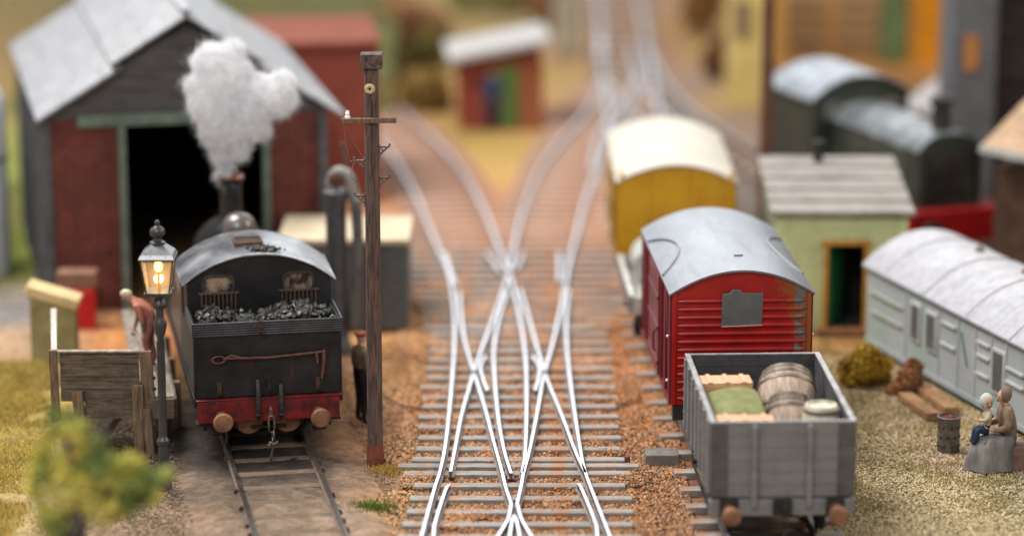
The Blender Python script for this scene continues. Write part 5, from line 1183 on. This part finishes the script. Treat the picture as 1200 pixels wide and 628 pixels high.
for y_ in (1.6, 2.6, 3.6):
    for s_ in (-1, 1): MB().box((s_*.79, y_, Z_(2.0)), (.03, .8, .9)).build('side_door', mat('side_door_green', S(74, 80, 70), S(48, 54, 48), rough=.4), gl_, bevel=.02)
MB().lathe([(.30, 0), (.22, .1), (.20, .62), (.27, .66), (.27, .80)], (0, 1.0, Z_(2.85))).build('chimney', black_flat, gl_)
mb = MB(); mb.box((0, 6.1, Z_(2.15)), (2.5, 2.3, 1.8)); mb.build('cab', dg_, gl_)
for x in (-.7, .7): MB().box((x, 4.93, Z_(2.72)), (.5, .05, .42)).build('cab_window', mat('cab_pane', S(120, 122, 120), rough=.2), gl_)
poly = archpts(2.5, Z_(3.0), .48, power=2.2); MB().prism([(1.25, Z_(3.0)-.02), (-1.25, Z_(3.0)-.02)][::-1]+poly[::-1], 4.97, 7.22).build('cab_gable', dg_, gl_)
MB().arch(2.75, Z_(3.02), .54, 4.8, 7.4, .05, power=2.2).build('cab_roof', mat('cab_roof_grey', S(166, 174, 184), S(104, 110, 118), rough=.4, metal=.3, scale=2), gl_)
wheelset(gl_, (1.4, 4, 6.4), .5)

# grey tower with dark warehouse, far right
t0 = D(1116, 100, 71)[0]; t1 = D(1166, 100, 71)[0]
tw = thing('grey_tower', 'tall plain grey tower with small orange window at the right edge', 'tower', (t0, 71, 0))
MB().box(((t1-t0)/2, 1.2, 4.2), (t1-t0, 2.4, 8.4)).build('wall', mat('tower_grey', S(108, 108, 112), S(88, 88, 92), rough=.8, scale=1.2), tw)
ozx, oz = D(1138, 62, 71); f_ = MB().box((ozx-t0, -.03, oz), (.34, .08, .85)).build('window', mat('orange_shutter', S(190, 124, 62), S(160, 100, 50)), tw)
MB().box(((t1-t0)/2, 1.2, 8.5), (t1-t0+.3, 2.7, .25)).build('cap', mat('tower_cap', S(120, 120, 122)), tw)
wh = thing('dark_warehouse', 'dark brown timber warehouse at the far right edge', 'building', (t1+.05, 71.3, 0))
mb = MB()
for k in range(16): mb.box((3, 0+(k % 2)*.04, .25+k*.5), (6, .3, .48))
mb.box((3, 2.5, 4), (6, 4.6, 8)); mb.build('wall', mat('warehouse_brown', S(54, 44, 42), S(36, 30, 30), rough=.8, scale=1, stretch=(1, 1, 4)), wh)
MB().box((3, 2.4, 8.2), (6.4, 5.4, .3)).build('roof', cm, wh)
MB().box((1.6, -.1, 2.2), (1.2, .2, 2.2)).build('door', dark_in, wh)
# lean-to at right edge
a_ = D(1157, 170, 62.5); sh2 = thing('lean_to', 'brown lean-to with pale edged sloping roof at the right edge', 'shed', (a_[0], 62.5, 0), math.radians(-30))
zz = a_[1]
mb = MB(); mb.add([(-.1, -.1, zz), (3.2, -.1, zz-.35), (3.2, 2.6, zz+.25), (-.1, 2.6, zz+.6), (-.1, -.1, zz-.12), (3.2, -.1, zz-.47), (3.2, 2.6, zz+.13), (-.1, 2.6, zz+.48)], [(0, 1, 2, 3), (7, 6, 5, 4), (0, 4, 5, 1), (3, 2, 6, 7), (0, 3, 7, 4), (1, 5, 6, 2)])
mb.build('roof', mat('leanto_roof', S(196, 166, 136), S(160, 132, 108), rough=.7, scale=2), sh2)
MB().bar((-.12, -.14, zz-.06), (3.2, -.14, zz-.42), .06, .16).build('fascia', pale, sh2)
MB().box((1.6, 1.4, (zz-.5)/2), (3, 2.2, zz-.5)).build('wall', mat('leanto_wall', S(96, 70, 56), S(64, 48, 40), rough=.8, scale=2), sh2)
# white gable shed behind green locomotive
q = D(1096, 130, 78); ws = thing('white_roofed_shed', 'small shed with bright white roof behind the green locomotive', 'shed', (q[0], 78, 0), math.radians(-25))
zq = q[1]
MB().box((0, 1, zq/2), (1.9, 2, zq)).build('wall', mat('ws_wall', S(150, 130, 100), rough=.8), ws)
mb = MB(); mb.prism([(-1.1, zq), (1.1, zq), (.6, zq+1.35)], -.2, 2.2); mb.build('roof', mat('ws_roof', (.75, .75, .75), (.65, .65, .66), rough=.5), ws)

# brown pole at the back
q = D(899, 100, 67.5); bp_ = thing('tall_brown_pole', 'tall blurred brown pole standing behind the green hut', 'pole', (q[0], 67.5, 0))
MB().lathe([(.17, 0), (.15, 4), (.13, 8.5)], n=12).build('shaft', mat('brown_pole', S(112, 78, 62), S(86, 58, 48), rough=.7, scale=3), bp_)
MB().bar((-.7, 0, 7.9), (.7, 0, 7.9), .12, .14).build('crossarm', mat('brown_pole', S(1, 1, 1)), bp_)

# ochre station building at the back
Yb = 88; xb0 = D(905, 50, Yb)[0]; xb1 = D(1112, 50, Yb)[0]
sb = thing('ochre_building', 'long ochre building with lattice windows and green door at the back right', 'building', (xb0, Yb, 0))
och = mat('ochre_wall', S(206, 160, 88), S(186, 142, 76), rough=.8, scale=1); Wb = xb1-xb0
MB().box((Wb/2, 1.5, 2.6), (Wb, 3, 5.2)).build('wall', och, sb)
MB().box((Wb/2, 1.5, 5.35), (Wb+.5, 3.8, .3)).build('roof', cm, sb)
for pxc in (946, 1004):
    x, z = D(pxc, 28, Yb); f_ = MB(); f_.box((x-xb0, -.05, z), (1.25, .1, 1.8)); fo = f_.build('window', mat('window_ochre', S(176, 132, 92), S(150, 108, 76)), sb)
    mb = MB()
    for k in range(4):
        mb.box((x-xb0-.42+k*.28, -.12, z), (.18, .05, 1.6))
    mb.build('pane', mat('pane_brown', S(140, 116, 92), S(120, 96, 78), rough=.4), fo)
    mb = MB()
    for k in range(3): mb.box((x-xb0, -.16, z-.4+k*.4), (1.2, .04, .07))
    mb.build('glazing_bar', och, fo)
x, z = D(1046, 30, Yb); MB().box((x-xb0, -.06, z), (.8, .14, 2.1)).build('door', mat('door_green', S(98, 116, 70), S(76, 94, 58)), sb)
x, z = D(1092, 30, Yb); MB().box((x-xb0, -.2, 2.3), (1.0, .4, 4.6)).build('orange_bay', mat('bay_orange', S(206, 136, 24), S(184, 114, 20), rough=.7), sb)
MB().box((Wb/2, -.5, .3), (Wb+.4, 1.0, .6)).build('plinth', mat('plinth', S(190, 140, 80), S(160, 112, 64)), sb)
# pale yellow building, left of it
x0_ = D(856, 50, 84)[0]; x1_ = D(896, 50, 84)[0]
yb_ = thing('pale_yellow_building', 'narrow pale yellow building left of the tall brown pole', 'building', (x0_, 84, 0))
MB().box(((x1_-x0_)/2, 1, 2.4), (x1_-x0_, 2, 4.8)).build('wall', mat('pale_yellow', S(222, 196, 126), S(196, 172, 104), rough=.8, scale=1), yb_)
MB().box(((x1_-x0_)/2, 1, 4.9), (x1_-x0_+.3, 2.3, .2)).build('roof', cm, yb_)
MB().box((.3, -.05, 2.6), (.4, .1, 1)).build('window', mat('pane_brown', (1, 1, 1)), yb_)

# red hut in the middle back
h0 = G(540, 152); h1 = G(634, 152); Yh = h0[1]
rh = thing('red_hut', 'small red hut with white sloping roof and green door in the background', 'hut', (h0[0], Yh, 0), math.radians(4))
wh_ = h1[0]-h0[0]; zl = D(540, 70, Yh)[1]; zr = D(634, 48, Yh)[1]
mb = MB(); mb.prism([(0, 0), (wh_, 0), (wh_, zr), (0, zl)], 0, 2.2); mb.build('wall', mat('hut_red', S(150, 74, 58), S(126, 58, 46), rough=.8, scale=2), rh)
MB().box((wh_*.72, -.03, .9), (wh_*.62, .05, 1.9)).build('front_boards', mat('hut_orange_brown', S(166, 100, 66), S(140, 82, 56), rough=.8, scale=2), rh)
MB().box((wh_*.6, -.08, .95), (.46, .06, 1.7)).build('door', mat('hut_green_door', S(84, 122, 50), S(66, 100, 40), rough=.6), rh)
mb = MB(); mb.bar((-.35, 1.1, zl+.02), (wh_+.25, 1.1, zr+.02), 2.9, .16); mb.build('roof', mat('hut_white_roof', (.36, .35, .335), (.30, .29, .275), rough=.6), rh)
# grey posts right of hut
for i, (px, lab) in enumerate(((655, 'pale grey upright post to the right of the red hut, leftmost of the pair'), (672, 'pale grey upright post to the right of the red hut, rightmost of the pair'))):
    q = G(px, 66); o = MB(); o.lathe([(.2, 0), (.2, 1.7), (.12, 1.9), (.14, 2.1), (.02, 2.25)], (0, 0, 0), n=12); o = o.build('marker_post', mat('post_pale', S(170, 164, 146), S(140, 132, 116), rough=.8, scale=2)); o.location = (*q, 0); tag(o, lab, 'post', 'pale posts by the hut')

# ------------------------------------------------------------------ vegetation
def leafcloud(mb, blobs_, n, s0_, s1_, nm=3):
    vol = [b[3] for b in blobs_]; 
    for _ in range(n):
        b = random.choices(blobs_, [q*q for q in vol])[0]
        v = Vector((random.gauss(0, 1), random.gauss(0, 1), random.gauss(0, 1))).normalized()*random.random()**.45
        p = Vector(b[:3])+Vector((v.x*b[3], v.y*b[3], v.z*b[3]*b[4]))
        p += Vector((mnoise.noise(p*2.2), mnoise.noise(p*2.2+Vector((5, 0, 0))), mnoise.noise(p*2.2+Vector((9, 0, 0)))))*b[3]*.35
        s = random.uniform(s0_, s1_); a = Vector((random.gauss(0, 1), random.gauss(0, 1), random.gauss(0, 1))).normalized(); c = a.orthogonal().normalized(); e = a.cross(c)
        mi = int(min(nm-1, max(0, (mnoise.noise(p*1.7)+.5)*nm+random.uniform(-.5, .5))))
        mb.add([p-c*s, p+e*s*.6, p+c*s, p-e*s*.6], [(0, 1, 2, 3)], mi)
def bush(name, label, cat, px, py, blobs_, cols, n=1500, s=(.04, .09), group=None, trunk=True):
    x, y = G(px, py); t = thing(name, label, cat, (x, y, 0), 0, group)
    mb = MB(); leafcloud(mb, blobs_, n, *s, nm=len(cols)); mb.build('foliage', [mat('leaf_%s_%d' % (name, i)+str(cols[0][0]), tuple(min(.9, v*1.15) for v in c), tuple(v*.8 for v in c), rough=.8, scale=3) for i, c in enumerate(cols)], t, smooth=0)
    if trunk:
        mb = MB(); tz = blobs_[0][2]; mb.tube([(0, 0, -.05), (.03, .02, tz*.5), (0, 0, tz)], [.07, .06, .04], 8)
        for b in blobs_[1:]: mb.tube([(0, 0, tz*.3), ((b[0])*.6, b[1]*.6, b[2]*.7), b[:3]], [.04, .03, .012], 6)
        mb.build('trunk', mat('bush_wood', S(96, 78, 62), S(66, 54, 44), rough=.8, scale=5), t)
    return t
gold = [S(190, 150, 50), S(160, 124, 36), S(206, 170, 70)]
bush('bush', 'rounded ochre bush beside the green hut step', 'bush', 1014, 452, [(0, 0, .30, .38, 1), (.28, .1, .3, .32, 1), (-.25, .1, .25, .3, 1), (.05, 0, .6, .28, 1)], gold, 5000, (.03, .06))
bush('bush', 'low reddish brown bush at the end of the coach planks', 'bush', 1066, 460, [(0, 0, .25, .28, 1), (.08, .05, .5, .2, 1), (-.3, -.05, .1, .2, .6)], [S(176, 124, 84), S(140, 90, 60), S(196, 150, 110)], 3000, (.025, .05))
# foreground tree (blurred)
FY = 39.5
def fb(px, py, r, dy=0, Y0=FY): x, z = D(px, py, Y0+dy); return (x, Y0+dy, z, r, 1)
fbx = [fb(45, 555, .2), fb(50, 530, .16), fb(60, 510, .13), fb(150, 585, .26), fb(100, 575, .34), fb(115, 552, .38), fb(80, 560, .36), (*fb(150, 560, .34)[:5],), fb(85, 500, .24), fb(62, 490, .14), fb(100, 522, .2), fb(168, 565, .26), fb(192, 556, .15), fb(180, 580, .16), fb(40, 575, .16), fb(120, 590, .3), fb(60, 600, .24), fb(75, 620, .28), fb(120, 515, .1), fb(150, 545, .22)]
base = (fb(60, 600, .2)[0]-.1, FY, 0); ft = thing('foreground_tree', 'blurred green and yellow leafy tree in the near left corner', 'tree', base)
mb = MB(); leafcloud(mb, [(b[0]-base[0], b[1]-base[1], b[2], b[3], 1) for b in fbx], 5200, .03, .07, 4)
# yellow side leaves
mb.build('crown', [mat('fg_leaf%d' % i, tuple(min(.9, v*1.4) for v in c), tuple(v*1.1 for v in c), rough=.7, scale=3) for i, c in enumerate([S(118, 136, 74), S(166, 168, 84), S(202, 192, 92), S(216, 206, 116)])], ft, smooth=0)
mb = MB(); c0_ = fb(82, 628, 0); c1_ = fb(100, 585, 0)
mb.tube([(0, 0, -.1), (c0_[0]-base[0]-.05, 0, c0_[2]*.6), (c0_[0]-base[0], 0, c0_[2]), (c1_[0]-base[0], 0, c1_[2])], [.3, .24, .2, .12], 12)
for px, py in ((70, 495), (105, 505), (128, 480), (160, 555), (185, 562), (60, 560)):
    e = fb(px, py, 0); mb.tube([(c1_[0]-base[0], 0, c1_[2]-.05), ((c1_[0]+e[0])/2-base[0], .02, (c1_[2]+e[2])/2), (e[0]-base[0], 0, e[2])], [.07, .045, .02], 6)
mb.build('trunk', mat('fg_bark', S(92, 88, 100), S(66, 62, 72), rough=.8, scale=5), ft)
e = fb(87*2-0, 0, 0); x, z = D(86, 537, FY-.4); MB().ell((x-base[0], -.4, z), .045, 10).build('fruit', mat('red_fruit', S(186, 96, 60)), ft)
# background bushes
bgs = [
 (475, 62, 'large golden brown bush at the top, just right of the red brick building', [(0, 0, .9, 1.1, .9), (-.9, .3, .7, .8, 1), (.8, .2, .6, .7, 1)], [S(176, 132, 62), S(150, 110, 52), S(196, 156, 84)], 3500),
 (500, 128, 'brown ochre bush to the left of the red hut', [(0, 0, .5, .7, .9), (-.7, .2, .4, .5, 1), (.4, -.1, .3, .4, 1)], [S(150, 116, 60), S(120, 94, 52), S(180, 146, 80)], 2600),
 (508, 80, 'dark olive bush behind the left corner of the red hut', [(0, 0, .7, .7, .9), (-.5, .2, .5, .5, 1)], [S(112, 100, 56), S(90, 84, 48), S(140, 124, 66)], 2200),
 (590, 12, 'pale olive bush beyond the white hut roof', [(0, 0, .8, 1.1, .8), (-1.3, 0, .6, .8, 1), (1.2, .2, .6, .8, 1)], [S(170, 158, 96), S(146, 138, 84), S(190, 176, 116)], 3000),
 (822, 40, 'brown shrub left of the pale yellow building', [(0, 0, .9, .7, 1.2), (.3, .2, 1.6, .5, 1)], [S(160, 116, 58), S(130, 88, 48), S(180, 140, 76)], 2600),
 (842, 95, 'dark reddish brown shrub in front of the pale yellow building', [(0, 0, .6, .5, 1.1), (.2, .1, 1.1, .3, 1)], [S(126, 84, 58), S(100, 64, 48), S(150, 104, 66)], 1800),
 (1075, 96, 'golden bush in front of the ochre building by the white roof', [(0, 0, .6, .6, 1), (.5, .1, .4, .4, 1)], [S(196, 142, 50), S(170, 116, 40), S(206, 160, 76)], 1800),
 (640, 30, 'ochre bush between the hut roof and the pale posts', [(0, 0, .7, .6, 1.1), (.1, .3, 1.2, .4, 1)], [S(176, 132, 72), S(150, 108, 58), S(190, 150, 90)], 1800),
]
for px, py, lab, bl, cols, n in bgs: bush('bush', lab, 'bush', px, py, bl, cols, n, (.06, .13))
# hedge / bank at the far left
x, y = G(5, 300); hd = thing('hedge', 'tall yellow green hedge along the left edge beside the engine shed', 'hedge', (x, y, 0))
bl = [(-.9-.12*k+random.uniform(-.1, .1)+(0.35 if k > 3 else 0), -4+k*1.1, .7+.5*j, .62, 1) for k in range(11) for j in range(4)]
mb = MB(); leafcloud(mb, bl, 9000, .05, .11, 3); mb.build('foliage', [mat('hedge%d' % i, c, rough=.8, scale=3) for i, c in enumerate([S(128, 134, 60), S(156, 156, 74), S(180, 170, 84)])], hd, smooth=0)
mb = MB()
for k in range(11): mb.tube([(-.9-.12*k, -4+k*1.1, 0), (-.9-.12*k, -4+k*1.1, 1.6)], [.08, .03], 6)
mb.build('stem', mat('bush_wood', (1, 1, 1)), hd)
# dark green slope behind the brick building
mb = MB(); gx = 18; gy = 14
q0 = D(250, 60, 82)
for j in range(gy+1):
    for i in range(gx+1):
        x = q0[0]-6+i*.6; y = 82+j*1.2; zz = .9*j/gy*2.2+.25*mnoise.noise(Vector((x*.5, y*.5, 0)))*min(1, j/3); mb.v.append((x*1.0, y, zz if j else -.1))
for j in range(gy):
    for i in range(gx): a = j*(gx+1)+i; mb.f.append((a, a+1, a+gx+2, a+gx+1)); mb.m.append(0)
struct(mb.build('grass_bank', mat('bank_green', S(104, 100, 54), S(82, 82, 42), rough=.9, scale=1.5, bump=.03), smooth=60))

# grass: blades in patches
def grass(name, n, gen, h0, h1, cols):
    mb = MB()
    for _ in range(n):
        x, y, k = gen(); h = random.uniform(h0, h1)*k; a = random.uniform(0, 6.28); w2 = random.uniform(.008, .016)
        lx_, ly_ = random.gauss(0, .35)*h, random.gauss(0, .35)*h
        dx, dy = math.cos(a)*w2, math.sin(a)*w2; z0 = .02
        mb.add([(x-dx, y-dy, z0-.05), (x+dx, y+dy, z0-.05), (x+lx_*.5+dx*.7, y+ly_*.5+dy*.7, z0+h*.6), (x+lx_, y+ly_, z0+h), (x+lx_*.5-dx*.7, y+ly_*.5-dy*.7, z0+h*.6)], [(0, 1, 2, 3, 4)], random.randrange(len(cols)))
    return stuff(mb.build(name, [mat(name+str(i), tuple(min(.9, v*1.1) for v in c), tuple(v*.9 for v in c), rough=.8, scale=2) for i, c in enumerate(cols)], smooth=0))
def gen_left():
    while True:
        px = random.uniform(-60, 80); py = random.uniform(425, 650)
        lim = 62-max(0, (py-520))*.45+14*mnoise.noise(Vector((py*.03, 0, 0)))
        x, y = G(px, py)
        if px < lim+random.gauss(0, 6) and mnoise.noise(Vector((x*1.1, y*1.1, 2))) > -.42: return x, y, 1
grass('yellow_grass', 26000, gen_left, .03, .10, [S(218, 194, 108), S(204, 176, 92), S(180, 158, 86), S(232, 212, 138)])
tx, ty = G(430, 597)
def gen_tuft(): a = random.uniform(0, 6.28); r = abs(random.gauss(0, .17)); return tx+math.cos(a)*r*1.6, ty+math.sin(a)*r, 1.1
grass('green_tuft', 1500, gen_tuft, .03, .09, [S(110, 130, 56), S(84, 106, 44), S(140, 146, 70)])
gx_, gy_ = G(466, 551)
def gen_gold(): a = random.uniform(0, 6.28); r = abs(random.gauss(0, .14)); return gx_+math.cos(a)*r*1.7, gy_+math.sin(a)*r, 1.0
grass('ochre_moss', 1300, gen_gold, .02, .06, [S(206, 166, 76), S(176, 136, 60), S(216, 184, 110)])
def gen_right():
    while True:
        px = random.uniform(960, 1240); py = random.uniform(395, 600); x, y = G(px, py)
        if mnoise.noise(Vector((x*1.3, y*1.3, 7))) > .12: return x, y, .8
grass('dry_grass', 5000, gen_right, .015, .05, [S(180, 160, 104), S(156, 142, 90), S(200, 182, 128)])
